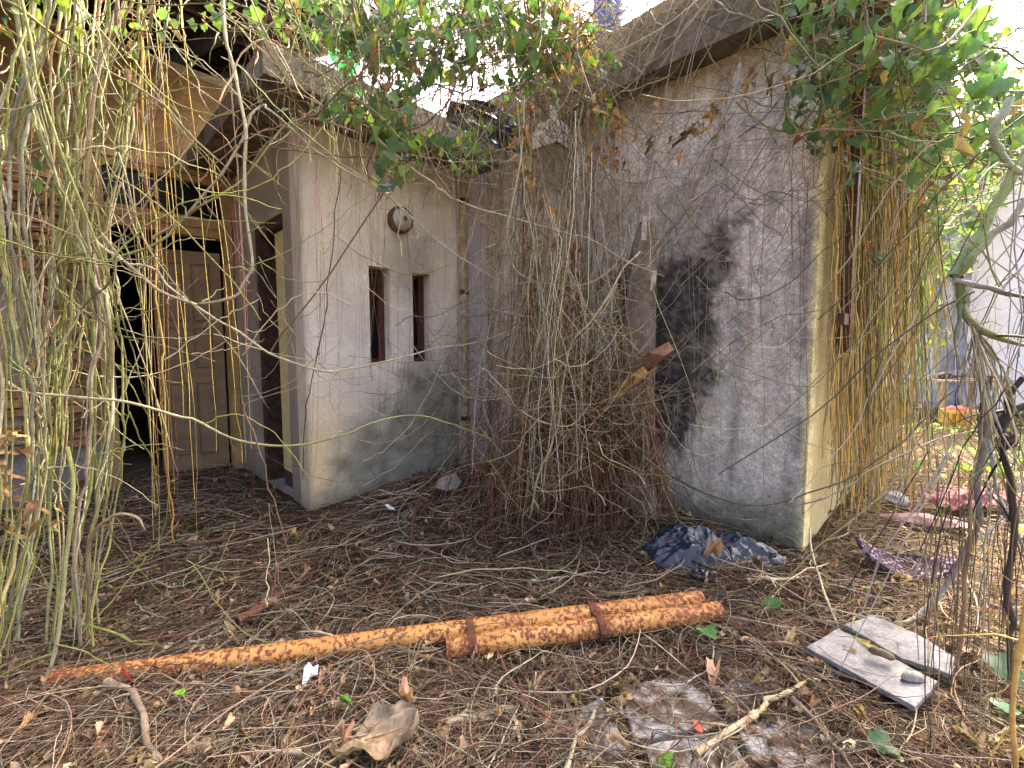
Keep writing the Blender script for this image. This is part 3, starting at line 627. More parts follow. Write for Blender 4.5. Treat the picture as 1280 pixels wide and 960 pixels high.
# crumpled sheets (bags, cloths, tarps)
def crumple(name, label, cat, mat, ctr, ax, ay, nx, ny, hfun, amp, freq, outline=None, seed=0, group=None, up=(0, 0, 1)):
    a, b = np.meshgrid(np.linspace(-1, 1, nx), np.linspace(-1, 1, ny), indexing='ij')
    rr = np.sqrt(a*a+b*b)+1e-6; k = np.maximum(np.abs(a), np.abs(b))/rr; a2, b2 = a*k, b*k; th = np.arctan2(b2, a2)
    edge = 1+.25*(fbm(np.cos(th)*1.5+4, np.sin(th)*1.5+4, seed)-.5)*2
    rid = 0; am = 1.
    for o in range(4):
        q = vn(a2*freq*2**o+5, b2*freq*2**o+5, seed+o*5); rid = rid+am*(1-np.abs(2*q-1)); am *= .5
    h = hfun(a2, b2)+amp*(rid/1.9-.5)
    sh = amp*.7*(np.stack([fbm(a2*freq*2, b2*freq*2, seed+20), fbm(a2*freq*2, b2*freq*2, seed+30)], -1)-.5)
    P = np.array(ctr)+(a2*edge+sh[..., 0])[..., None]*np.array(ax)+(b2*edge+sh[..., 1])[..., None]*np.array(ay)+h[..., None]*np.array(up)
    i, j = np.meshgrid(np.arange(nx-1), np.arange(ny-1), indexing='ij'); q = i*ny+j
    o = obj(name, mesh_np(name, P, np.stack([q, q+ny, q+ny+1, q+1], -1).reshape(-1, 4), smooth=True), mat)
    return tag(o, label, cat, group)
b0 = gp(862, 702); crumple('plastic_bag', 'crumpled dark navy plastic bag under the stained wall, the larger of two', 'bag', M['plastic_navy'], (b0[0], b0[1], .02), (.22, .03, 0), (-.03, .17, 0), 90, 80, lambda a, b: .11*np.maximum(0, 1-a*a-b*b)**.6+.07*b, .11, 1.5, seed=2)
b0 = gp(928, 700); crumple('plastic_bag', 'crumpled dark navy plastic bag nearest the yellow wall corner', 'bag', M['plastic_navy'], (b0[0], b0[1], .01), (.19, -.06, 0), (.05, .12, 0), 80, 70, lambda a, b: .07*np.maximum(0, 1-a*a-b*b)**.6+.04*b, .10, 1.5, seed=6)
b0 = gp(880, 730); crumple('plastic_scrap', 'small flat navy plastic scrap in front of the bags', 'scrap', M['plastic_navy'], (b0[0], b0[1], .05), (.07, .01, 0), (0, .05, 0), 24, 20, lambda a, b: 0*a, .03, 2, seed=9)
b0 = at(428, 68, 2.9); crumple('green_tarpaulin', 'torn emerald green tarpaulin scrap hanging at the roof edge', 'tarpaulin', M['plastic_green'], b0, (.085, .03, -.05), (.02, .0, .10), 36, 30, lambda a, b: .02*a, .05, 1.8, seed=12, up=(.1, -1, 0))
b0 = at(512, 152, 2.9); crumple('blue_scrap', 'small pale blue plastic scrap caught in the leaves above the porch', 'scrap', M['plastic_blue'], b0, (.035, .0, -.01), (.0, .0, .05), 18, 16, lambda a, b: 0*a, .03, 2, seed=15, up=(.1, -1, 0))
b0 = at(606, 160, 3.3); crumple('dark_tarpaulin', 'dark navy tarpaulin bundled on the porch roof behind the leaves', 'tarpaulin', M['plastic_navy'], b0, (.28, .25, -.02), (.0, .0, .13), 40, 30, lambda a, b: .05*(1-a*a), .10, 1.6, seed=18, up=(.6, -.8, 0))
b0 = gp(1215, 628, .1); crumple('pink_cloth', 'faded pink-red cloth crumpled on the sunlit litter', 'cloth', M['pink_cloth'], b0, (.34, .05, 0), (0, .15, .0), 60, 36, lambda a, b: .06*(1-a*a)*(1-b*b), .10, 2, seed=21)
b0 = gp(1160, 655, .05); crumple('pale_cloth', 'pale pink rag on the litter above the purple mat', 'cloth', simple('pale_pink', (.26, .15, .14), rough=.9, var=.5, nscale=20), b0, (.24, -.10, 0), (.03, .06, .0), 36, 20, lambda a, b: .05*(1-a*a)*(1-b*b), .05, 2, seed=25)
b0 = gp(1120, 626, .05); crumple('white_rag', 'small white rag lying by the orange vine curtain', 'cloth', M['wood_grey'], b0, (.10, .0, 0), (.0, .07, .02), 24, 20, lambda a, b: .05*(1-a*a)*(1-b*b), .05, 2, seed=27)

# purple patterned mat, half buried
pm = thing('patterned_mat', 'curved purple-grey mat with pale dash pattern half buried in straw', 'mat', tuple(gp(1126, 702, .05)), -.35)
pm.rotation_euler = (math.radians(30), math.radians(6), -.30)
mb = MB(); R_ = np.linspace(0, 1, 9); n = 25; th = np.linspace(math.pi*1.0, math.pi*2.0, n); V = []
for dz in (0, -.018):
    for r in R_:
        for t_ in th: V.append((.215*r*math.cos(t_)*1.0, .17*r*math.sin(t_)+.05, dz+.05*(r*math.cos(t_))**2+.03*r*r+.006*math.sin(t_*7+r*5)))
N = 9*n; Q = [(o*N+k*n+i, o*N+k*n+i+1, o*N+k*n+n+i+1, o*N+k*n+n+i) for o in (0, 1) for k in range(8) for i in range(n-1)]+[(8*n+i, 8*n+i+1, N+8*n+i+1, N+8*n+i) for i in range(n-1)]
mb.add(V, Q); mb.build('sheet', M['purple'], pm, True)
# two weathered boards
def board(label, pts, z, th=.016, seed=0):
    P = np.array([gp(x, y, zz) for (x, y), zz in zip(pts, z)]); mb = MB(); n = len(P); e = []
    r = np.random.default_rng(seed)
    for i in range(n):
        for t_ in np.linspace(0, 1, 9)[:-1]: e.append(P[i]+(P[(i+1) % n]-P[i])*t_+r.normal(0, .0022, 3)*np.array([1, 1, .2]))
    e = np.array(e); N = len(e); c = e.mean(0)
    V = np.vstack([e-np.array([0, 0, th]), e-np.array([0, 0, .002]), c+(e-c)*.985, c[None]]); 
    mb.add(V, [(k*N+i, k*N+(i+1) % N, (k+1)*N+(i+1) % N, (k+1)*N+i) for k in range(2) for i in range(N)], [(2*N+i, 2*N+(i+1) % N, 3*N) for i in range(N)])
    tag(mb.build('weathered_board', M['wood_grey'], None), label, 'board', 'weathered boards on the litter')
board('pale grey board in front, with a stone and a cut stick lying on it', [(1008, 809), (1048, 785), (1172, 852), (1145, 884)], (.05, .05, .07, .06), seed=1)
board('pale grey board behind, its right end splintered', [(1056, 781), (1090, 768), (1150, 794), (1195, 822), (1188, 842), (1128, 823)], (.055, .065, .085, .085, .075, .06), seed=2)
tag(crumple('stone', None, None, M['concrete'], gp(1140, 848, .07), (.032, .006, 0), (-.01, .018, 0), 14, 12, lambda a, b: .022*np.maximum(0, 1-a*a-b*b)**.5, .006, 2, seed=31), 'small flat tan stone lying on the front grey board', 'stone')
m = MB(); a, b = gp(1085, 812, .085), gp(1119, 824, .088); P = spline([a, (a+b)/2+np.array([0, 0, .006]), b], 10); m.tubes(P[None], np.array([[.004, .012, .014, .014, .014, .014, .014, .014, .012, .003]]), 8, (.17, .13, .08)); tag(m.build('cut_stick', M['stick'], None, True), 'short thick brown stick lying on the front grey board', 'stick')
# brown steel channel hanging off the yellow end wall
sc_ = thing('steel_channel', 'brown steel channel hanging vertically in front of the yellow wall', 'channel', tuple(W(3.14, .47, 1.12)), HR)
m = MB(); m.box(-.035, .035, -.02, -.014, 0, 1.55); m.box(-.035, -.029, -.014, .03, 0, 1.55); m.box(.029, .035, -.014, .03, 0, 1.55); m.build('channel', M['metal_brown'], sc_)
m = MB(); m.box(-.17, -.036, -.014, .012, .155, .215); m.build('bracket', M['metal_brown'], sc_)
m = MB(); m.box(-.03, .03, .03, .115, 1.45, 1.5); m.build('bracket', M['metal_brown'], sc_)
# blue tank on a stand
bt = thing('water_tank', 'tall blue plastic water tank above the annex roof', 'tank', (*at(760, 40, 7.0)[:2], 3.02))
m = MB(); r_ = .215; lathe(m, [(.001, 2.0), (r_, 2.0), (r_+.01, 2.1)]+[q for k in range(6) for q in ((r_+.01, 2.15+k*.3), (r_-.006, 2.2+k*.3), (r_-.006, 2.24+k*.3), (r_+.01, 2.29+k*.3))]+[(r_, 4.0), (r_*.6, 4.15), (.001, 4.2)]); m.build('drum', M['tank_blue'], bt, True)
for x, y in ((-.2, -.2), (.2, -.2), (.2, .2), (-.2, .2)):
    m = MB(); m.box(x-.02, x+.02, y-.02, y+.02, 0, 1.94); m.build('leg', M['metal_brown'], bt)
m = MB(); m.box(-.26, .26, -.26, .26, 1.942, 1.998); m.build('platform', M['metal_brown'], bt)
# table, basket and bits at the far end
tp = gp(1195, 524); tb = thing('wooden_table', 'weathered wooden table at the far end of the alley', 'table', (tp[0], tp[1], 0), .06)
for k in range(4): m = MB(); m.box(-.58, .58, -.3+k*.152, -.155+k*.152, .62, .655, jit=.002); m.build('plank', M['pale_wood'], tb)
for x, y in ((-.54, -.27), (.54, -.27), (-.54, .27), (.54, .27)): m = MB(); m.box(x-.03, x+.03, y-.03, y+.03, -.03, .618); m.build('leg', M['pale_wood'], tb)
m = MB(); m.box(-.5, .5, -.255, -.225, .16, .20); m.build('rail', M['pale_wood'], tb)
b0 = (tp[0]-.12, tp[1]-.05, .66); crumple('black_tarpaulin', 'black plastic bundle lying on top of the wooden table', 'tarpaulin', M['plastic_black'], b0, (.28, .0, 0), (.0, .18, 0), 40, 30, lambda a, b: .12*np.maximum(0, 1-a*a-b*b)**.5, .08, 2, seed=41)
bk = gp(1170, 531); ba = thing('yellow_basket', 'yellow slatted plastic basket in front of the wooden table', 'basket', (bk[0]-.02, bk[1]-.35, .0))
for i in range(18):
    t_ = i/18*2*math.pi; m = MB(); m.beam((.15*math.cos(t_), .15*math.sin(t_), 0), (.19*math.cos(t_), .19*math.sin(t_), .26), .032, .006, up=(math.cos(t_), math.sin(t_), 0)); m.build('slat', M['basket'], ba)
m = MB(); lathe(m, [(.185, .235), (.2, .235), (.202, .275), (.188, .275), (.185, .235)]); m.build('rim', M['basket'], ba)
crumple('red_cloth', 'red cloth heaped in the yellow basket', 'cloth', M['red_cloth'], (bk[0]-.02, bk[1]-.35, .24), (.16, 0, 0), (0, .16, 0), 26, 26, lambda a, b: .08*np.maximum(0, 1-a*a-b*b)**.5, .05, 2, seed=44)
bs = thing('blue_sheet', 'pale blue metal sheet leaning slanted behind the vine curtain', 'sheet', tuple(at(1150, 470, 7.6)*np.array([1, 1, 0])), .2)
m = MB(); xs = np.linspace(-.5, .45, 25); V = [(x, .012*math.sin(i*1.57)+.25*k, (.45+.75*(x+.5))*k+.25) for k in (0, 1) for i, x in enumerate(xs)]
m.add(V+[(x, y+.012, z) for x, y, z in V], [(i, i+1, 26+i, 25+i) for i in range(24)]+[(50+i, 75+i, 76+i, 51+i) for i in range(24)]); m.build('panel', M['blue_sheet'], bs)

# ------------------------------------------------------------------ vegetation
GREEN = (.215, .225, .062); TAN = (.31, .255, .145); PALE = (.43, .385, .245); STRAW = (.46, .37, .16); BROWN = (.17, .105, .06); RED = (.26, .10, .06); DARK = (.07, .055, .045); GREYST = (.36, .34, .29); ORANGE = (.50, .26, .07); GOLD = (.62, .42, .12)
def pick(cols, p, n, var=.2):
    c = np.array(cols)[rng.choice(len(cols), n, p=np.array(p)/sum(p))]
    return c*(1+rng.normal(0, var, (n, 1)))*(1+rng.normal(0, .05, (n, 3)))
def strand_pts(ctrl, S, wamp=.012, kink=.006):
    P = spline(ctrl, S); ln = np.linalg.norm(np.diff(P, axis=0), axis=1).sum()
    P = P+wob(S, wamp, max(1., ln*1.2))
    k = np.zeros((S, 3)); nk = max(3, int(ln/.11)); kp = np.sort(rng.random(nk)); kv = rng.normal(0, kink, (nk, 3)); t = np.linspace(0, 1, S)
    for a in range(3): k[:, a] = np.interp(t, np.concatenate([[0], kp, [1]]), np.concatenate([[0], kv[:, a], [0]]))
    return P+k, ln
def vine_mesh(mb, ctrl, r, c, c2=None, S=None, K=6, tend=3, wamp=.012, kink=.006, taper=.6, side=0, rough=.06):
    ctrl = np.asarray(ctrl, float); ln = np.linalg.norm(np.diff(ctrl, axis=0), axis=1).sum(); S = S or int(min(90, max(16, ln*30)))
    P, ln = strand_pts(ctrl, S, wamp, kink); t = np.linspace(0, 1, S)
    R = r*(1-(1-taper)*t)*(1+rough*rng.normal(size=S)); nodes = rng.random(max(2, int(ln/.13)))
    for q in nodes: R = R*(1+.38*np.exp(-((t-q)*ln/.012)**2))
    R = R*np.clip((1.02-t)*ln/.09, .12, 1)
    c = np.asarray(c, float); c2 = c if c2 is None else np.asarray(c2, float)
    mixv = np.clip(t+.5*(vn(t*ln*3, t*0+rng.random()*40)-.5), 0, 1)[:, None]
    C = (c*(1-mixv)+c2*mixv)*(1+.35*(vn(t*ln*14, t*0+rng.random()*50)-.5))[:, None]
    mb.tubes(P[None], R[None], K, C[None])
    for _ in range(tend):
        i = rng.integers(2, S-2); L = rng.uniform(.03, .10); d = rng.normal(0, 1, 3); d[2] -= .3; d /= np.linalg.norm(d); s = np.linspace(0, 1, 9)
        e1 = np.cross(d, [0, 0, 1.]); e1 /= np.linalg.norm(e1)+1e-6; e2 = np.cross(d, e1); cr = .012*s*s; tw = rng.uniform(4, 11)
        Q = P[i]+d*L*s[:, None]+e1*(cr*np.cos(tw*s))[:, None]+e2*(cr*np.sin(tw*s))[:, None]
        mb.tubes(Q[None], np.linspace(.0018, .0007, 9)[None], 3, np.array(c)*rng.uniform(.8, 1.2))
    for _ in range(side):
        i = rng.integers(2, S-2); L = rng.uniform(.08, .3); d = rng.normal(0, 1, 3)*np.array([1, .6, .8]); d /= np.linalg.norm(d); s = np.linspace(0, 1, 8)[:, None]
        Q = P[i]+d*L*s+np.array([0, 0, -.12*L])*s*s*3+wob(8, .006, 1)
        mb.tubes(Q[None], np.linspace(R[i]*.5, .0008, 8)[None], 4, np.array(c)*rng.uniform(.8, 1.25))
    return P
def vine(name, label, pts, r, c, c2=None, group=None, cat='vine', **kw):
    mb = MB(); P = vine_mesh(mb, pts, r, c, c2, **kw); o = mb.build(name, M['vine'], None, True); tag(o, label, cat, group); return P
def px3(*p): return [at(*q) for q in p]

# --- leaves
def leaf_template(dry=False):
    half = [(.0, .0), (.20, -.13), (.43, -.04), (.52, .20), (.37, .40), (.43, .56), (.20, .74)]
    mid = [(0, 0), (0, .3), (0, .65), (0, 1.0)]
    V = list(mid)+[(x, y) for x, y in half[1:]]+[(-x, y) for x, y in half[1:]]
    V = np.array([(x, y, 0) for x, y in V], float); ax = np.abs(V[:, 0])
    if not dry: V[:, 2] = .22*ax-.30*V[:, 1]**2*.6+.05*np.sin(V[:, 1]*9)*ax*2
    else: V[:, 2] = .9*ax-.5*V[:, 1]**2+.15*np.sin(V[:, 1]*7+V[:, 0]*9); V[:, 0] *= .7
    T = [(0, 4, 1), (4, 5, 1), (5, 6, 1), (6, 7, 1), (7, 2, 1), (7, 8, 2), (8, 9, 2), (9, 3, 2)]
    T += [(0, 1, 10), (10, 1, 11), (11, 1, 12), (12, 1, 13), (13, 1, 2), (13, 2, 14), (14, 2, 15), (15, 2, 3)]
    n0 = len(V); V = np.vstack([V, [(.018, .0, 0), (-.018, .0, 0), (.012, -.35, .10), (-.012, -.35, .10), (.0, -.8, .34)]]); T += [(n0, n0+1, n0+2), (n0+1, n0+3, n0+2), (n0+2, n0+3, n0+4)]
    return V, np.array(T)
LT, LTRI = leaf_template(); DT, DTRI = leaf_template(True)
def orient(n, up_bias=.5, face=(0, -1, .4)):
    """random frames: leaf tip hangs down, face towards the open side"""
    y = rng.normal(0, .55, (n, 3))+np.array([0, 0, -.8]); y /= np.linalg.norm(y, axis=1, keepdims=True)
    z = rng.normal(0, .6, (n, 3))+np.array(face)*up_bias*2; z -= y*(z*y).sum(1, keepdims=True); z /= np.linalg.norm(z, axis=1, keepdims=True)
    return np.stack([np.cross(y, z), y, z], -1)
def leaf_cloud(mb, pos, size, cols, T=(LT, LTRI), face=(0, -1, .4), fr=None, edge=None):
    n = len(pos); Fm = orient(n, face=face) if fr is None else fr
    L = T[0][None]*np.array(size)[:, None, None]*(1+rng.normal(0, .14, (n, 1, 3)))*np.stack([np.ones(n), np.ones(n), rng.uniform(.2, 2.4, n)], -1)[:, None]
    V = np.einsum('nij,nkj->nki', Fm, L)+np.array(pos)[:, None]; nv = len(T[0])
    TT = (T[1][None]+(np.arange(n)*nv)[:, None, None]).reshape(-1, 3)
    C = np.repeat(np.asarray(cols)[:, None], nv, 1)*(1+.12*rng.normal(size=(n, nv, 1)))
    C[:, :4] *= 1.12; mb.add(V, None, TT, C=np.clip(C, 0.005, 1).reshape(-1, 3))
LEAFC = [(.085, .15, .05), (.12, .19, .06), (.17, .24, .065), (.08, .14, .08), (.26, .28, .06), (.30, .17, .07)]
def leafmesh(c, dry=False):
    T = (DT, DTRI) if dry else (LT, LTRI)
    me = mesh_np('leaf', T[0], None, T[1], np.broadcast_to(np.array(c)*(1.0), (len(T[0]), 3)), True); me.materials.append(M['dry_leaf'] if dry else M['leaf']); return me
LEAFM = [leafmesh(c) for c in LEAFC[:5]]; DRYM = [leafmesh(c, True) for c in ((.36, .20, .09), (.26, .15, .08), (.48, .34, .16))]
from mathutils import Matrix
def leaf_objs(parent, pos, size, face=(0, -1, .4), pw=(3, 3, 2, 3, 1), dry=0., name='leaf'):
    fr = orient(len(pos), face=face)
    for p, s, f in zip(pos, size, fr):
        d = rng.random() < dry
        me = DRYM[rng.integers(3)] if d else LEAFM[rng.choice(5, p=np.array(pw)/sum(pw))]
        o = bpy.data.objects.new(name, me); col.objects.link(o); o.parent = parent
        sv = s*np.array([rng.uniform(.8, 1.15), rng.uniform(.85, 1.2), s/s*rng.uniform(.3, 2.4)])
        mtx = Matrix([[*(f[i]*sv), p[i]] for i in range(3)]+[[0, 0, 0, 1]]); o.matrix_basis = mtx
def cluster_pts(cl):
    out = []
    for cx, cy, rx, ry, y0, y1, n in cl:
        r = np.sqrt(rng.random(n)); t = rng.random(n)*2*math.pi; x = cx+rx*r*np.cos(t); y = cy+ry*r*np.sin(t); d = rng.uniform(y0, y1, n)
        out += [at(a, b, c) for a, b, c in zip(x, y, d)]
    return np.array(out)

def climber(name, label, clusters, big_n, size, face, stems, pw, dry, stemcol, stemP, lc=None, small_f=1.0):
    t = thing(name, label, 'vine', (0, 0, 0)); P = cluster_pts(clusters); rng.shuffle(P)
    dist = P[:, 1]; near = np.argsort(dist+rng.random(len(P))*1.2)[:big_n]; mask = np.zeros(len(P), bool); mask[near] = True
    leaf_objs(t, P[mask], rng.uniform(size[0], size[1], mask.sum()), face, pw, dry)
    R = P[~mask]; n = len(R); mb = MB(); nd_ = int(n*dry)
    leaf_cloud(mb, R[nd_:], rng.uniform(size[0]*.7, size[1]*.9, n-nd_)*small_f, pick(LEAFC[:5], pw, n-nd_, .22), face=face)
    o = mb.build('foliage', M['leaf'], t, True); o['kind'] = 'stuff'
    if nd_:
        mb = MB(); leaf_cloud(mb, R[:nd_], rng.uniform(size[0]*.7, size[1]*.8, nd_), pick([(.36, .20, .09), (.26, .15, .08), (.48, .34, .16)], (2, 2, 1), nd_), T=(DT, DTRI), face=face); mb.build('dead_foliage', M['dry_leaf'], t, True)['kind'] = 'stuff'
    mb = MB(); S = 9; N = stems; A = P[rng.integers(0, len(P), N)]
    if stemP is not None: Bm = stemP(A)
    else: Bm = A+rng.normal(0, .28, (N, 3))+np.array([0, 0, .1])
    s = np.linspace(0, 1, S)[None, :, None]; Q = A[:, None]*(1-s)+Bm[:, None]*s+rng.normal(0, .05, (N, 1, 3))*np.sin(s*math.pi)+np.array([0, 0, -.06])*np.sin(s*math.pi)+rng.normal(0, .006, (N, S, 3))
    mb.tubes(Q, np.broadcast_to(rng.uniform(.0015, .0042, (N, 1)), (N, S)), 4, pick(stemcol[0], stemcol[1], N)); mb.build('stems', M['vine'], t, True)['kind'] = 'stuff'
    return t
C_CENTRE = [(395, -10, 60, 45, 2.0, 2.5, 40), (470, 25, 70, 45, 2.0, 2.8, 120), (560, 15, 80, 45, 2.0, 2.9, 150), (640, 20, 70, 55, 2.1, 2.9, 150), (690, 45, 50, 45, 2.3, 2.9, 105),
            (505, 85, 38, 40, 2.1, 2.7, 55), (560, 85, 28, 26, 2.2, 2.7, 28), (495, 145, 26, 40, 2.0, 2.5, 40), (490, 195, 24, 42, 2.0, 2.4, 40), (470, 118, 50, 12, 2.2, 2.8, 18), (560, 172, 45, 20, 2.3, 2.8, 26), (620, 160, 36, 30, 2.4, 2.9, 24), (585, 200, 22, 18, 2.3, 2.7, 14), (375, 145, 16, 22, 1.8, 2.2, 7), (410, 130, 18, 18, 1.9, 2.2, 6), (660, 95, 50, 40, 2.5, 3.0, 30), (750, 105, 28, 45, 2.4, 2.9, 36), (430, 30, 50, 40, 2.2, 2.8, 24), (335, 15, 30, 25, 1.9, 2.3, 12), (400, 25, 60, 40, 2.2, 2.7, 60), (470, 60, 60, 40, 2.3, 2.8, 80), (540, 50, 90, 50, 2.3, 2.9, 130), (620, 60, 70, 50, 2.4, 2.9, 90), (450, 130, 40, 20, 2.2, 2.7, 26), (500, 180, 26, 40, 2.1, 2.5, 36), (680, 30, 60, 50, 2.4, 2.9, 70)]
climber('leafy_creeper', 'green leafy creeper draped over the porch canopy with browned leaves', C_CENTRE, 280, (.036, .07), (-.1, -1, .5), 420, (4, 4, 3, 3, 1), .10, ([TAN, BROWN, GREEN, GREYST], (3, 3, 1, 2)), None)
C_RIGHT = [(1130, 40, 110, 60, 1.9, 3.2, 260), (1080, 90, 70, 80, 2.2, 3.4, 200), (1180, 110, 80, 90, 1.7, 3.2, 260), (1040, 60, 50, 60, 2.0, 2.6, 90), (1020, 130, 35, 60, 2.1, 2.5, 55), (1140, 190, 90, 60, 2.2, 3.8, 170), (1235, 150, 50, 80, 1.5, 2.6, 90), (1200, 240, 60, 50, 2.4, 4.0, 100), (1060, 190, 40, 60, 2.4, 3.0, 60), (1165, 40, 90, 50, 1.6, 2.4, 110), (1090, -40, 180, 50, 1.6, 3.2, 220), (1050, 250, 22, 60, 2.6, 3.0, 14), (1262, 180, 20, 30, 1.4, 1.8, 14), (1095, 315, 24, 14, 2.6, 2.9, 10), (1010, 15, 40, 30, 2.1, 2.6, 40)]
climber('leafy_creeper', 'dense green creeper hanging over the annex corner at top right', C_RIGHT, 290, (.036, .07), (.0, -1, .4), 520, (4, 4, 3, 4, 1), .10, ([TAN, GREEN, GREYST, BROWN], (3, 4, 2, 1)), None)
C_SUN = [(1130, 250, 60, 70, 3.6, 5.5, 260), (1165, 300, 60, 60, 4.2, 6.5, 260), (1120, 340, 50, 70, 3.8, 5.5, 180), (1190, 230, 60, 60, 4.5, 7, 240), (1150, 400, 40, 40, 4.5, 6.5, 70), (1230, 200, 60, 60, 5, 8, 160), (1230, 90, 60, 60, 4.5, 7, 120)]
climber('sunlit_creeper', 'yellow-green sunlit creeper filling the gap beyond the yellow wall', C_SUN, 160, (.04, .085), (.3, -.6, .7), 300, (0, 2, 4, 0, 5), .04, ([STRAW, GREEN, TAN], (3, 3, 2)), None, small_f=1.0)

# --- hanging bundles at left: individual stems
BUND = [([(70, -480, 1.75), (70, -220, 1.75), (60, 0, 1.72), (35, 90, 1.70), (15, 200, 1.7), (20, 300, 1.7), (34, 400, 1.68), (45, 500, 1.66), (50, 600, 1.62), (30, 700, 1.58), (5, 830, 1.5)], 9),
        ([(90, -480, 1.8), (90, -220, 1.8), (85, 0, 1.8), (76, 100, 1.8), (80, 200, 1.8), (72, 330, 1.78), (60, 450, 1.74), (52, 560, 1.7), (38, 680, 1.65), (18, 800, 1.58)], 7),
        ([(118, -480, 1.85), (118, -220, 1.85), (110, 0, 1.85), (105, 100, 1.85), (97, 200, 1.82), (92, 300, 1.8), (88, 400, 1.8), (80, 480, 1.78), (72, 600, 1.76), (76, 700, 1.72), (70, 845, 1.6)], 9),
        ([(165, -480, 1.75), (165, -220, 1.75), (150, 0, 1.76), (130, 70, 1.78), (110, 180, 1.8), (104, 280, 1.82), (120, 350, 1.82), (126, 420, 1.8), (120, 500, 1.8), (114, 600, 1.78), (100, 700, 1.74), (108, 820, 1.66)], 7),
        ([(20, -60, 1.7), (60, 130, 1.72), (100, 260, 1.75), (130, 340, 1.78), (146, 400, 1.8), (153, 480, 1.82), (152, 545, 1.82), (138, 640, 1.8), (120, 740, 1.76), (112, 830, 1.65)], 6),
        ([(-30, 150, 1.5), (-12, 320, 1.5), (0, 450, 1.48), (8, 600, 1.45), (-5, 760, 1.4), (-30, 900, 1.3)], 4),
        ([(205, -480, 1.9), (205, -220, 1.9), (190, -10, 1.9), (178, 60, 1.92), (165, 130, 1.95), (150, 210, 1.9), (135, 290, 1.88), (140, 380, 1.86)], 7)]
BLAB = ['green-tan vine hanging in the bundle nearest the left picture edge', 'olive vine hanging in the second bundle from the left before the bricks', 'straight vine hanging in the middle bundle before the brick wall', 'vine hanging in the bundle that bows past the left door post', 'vine slanting from top left across the bundles to the door post', 'near vine hanging half out of the left picture edge', 'short vine hanging from the roof above the door transom']
for ci, (ctrl, n) in enumerate(BUND):
    for k in range(n):
        c = np.array(ctrl, float); m_ = len(c); off = rng.normal(0, 11, 2); dr = rng.normal(0, 5.5, m_); dr = np.convolve(np.pad(dr, 1, 'edge'), [.25, .5, .25], 'valid')
        c[:, 0] += off[0]+dr; c[:, 2] += rng.normal(0, .05)+.03*rng.normal(size=m_); 
        cut = rng.random()
        if cut < .25: c = c[:-2]
        P = [at(*q) for q in c]; cc = pick([GREEN, TAN, PALE, GREYST, STRAW], (5.5, 2.4, 1.2, .8, 1), 2, .18)
        vine('hanging_vine', BLAB[ci], P, (rng.uniform(.0018, .0042) if k % 3 else rng.uniform(.004, .0062)), cc[0], cc[1], 'stems in the left vine bundle', tend=5, wamp=.005, kink=.006, taper=.85, side=1)
# thin tangle within the left bundle
mb = MB()
for k in range(115):
    x = rng.uniform(-20, 175) if k < 80 else rng.uniform(100, 330); y0 = rng.uniform(-60, 420); L = rng.uniform(60, 330); d = rng.uniform(1.55, 2.05); lean = rng.normal(0, .32)
    if k >= 80: y0 = rng.uniform(-30, 200); L = rng.uniform(40, 160); lean = rng.normal(0, 1.1); d = rng.uniform(1.8, 2.4)
    pts = [at(x+lean*L*t_+rng.normal(0, 7), y0+L*t_, d+.05*rng.normal()) for t_ in (0, .3, .6, 1)]
    vine_mesh(mb, pts, rng.uniform(.0012, .0035), *pick([TAN, PALE, GREEN, BROWN, RED], (3, 3, 3, 1, .5), 2), S=14, K=4, tend=1, wamp=.012)
tag(mb.build('fine_vine_tangle', M['vine'], None, True), 'fine dry tendrils tangled through the left vine bundle', 'vines', kind='stuff')
mb = MB(); Pp = cluster_pts([(60, 40, 90, 60, 1.6, 1.9, 26), (130, 60, 60, 60, 1.7, 2.0, 14), (30, 160, 40, 80, 1.6, 1.8, 10), (220, 30, 60, 30, 1.8, 2.2, 12), (280, 20, 40, 24, 1.9, 2.2, 10), (15, 570, 26, 50, 1.4, 1.6, 22), (40, 640, 40, 30, 1.4, 1.6, 16)])
tt_ = thing('creeper_leaves', 'scattered small leaves and dead flowers on the left vine bundle', 'vine')
leaf_objs(tt_, Pp[:72], rng.uniform(.02, .045, 72), (0, -1, .4), (1, 3, 4, 1, 3), .12); leaf_objs(tt_, Pp[72:], rng.uniform(.02, .04, len(Pp)-72), (0, -1, .4), (1, 1, 1, 1, 1), 1.0)

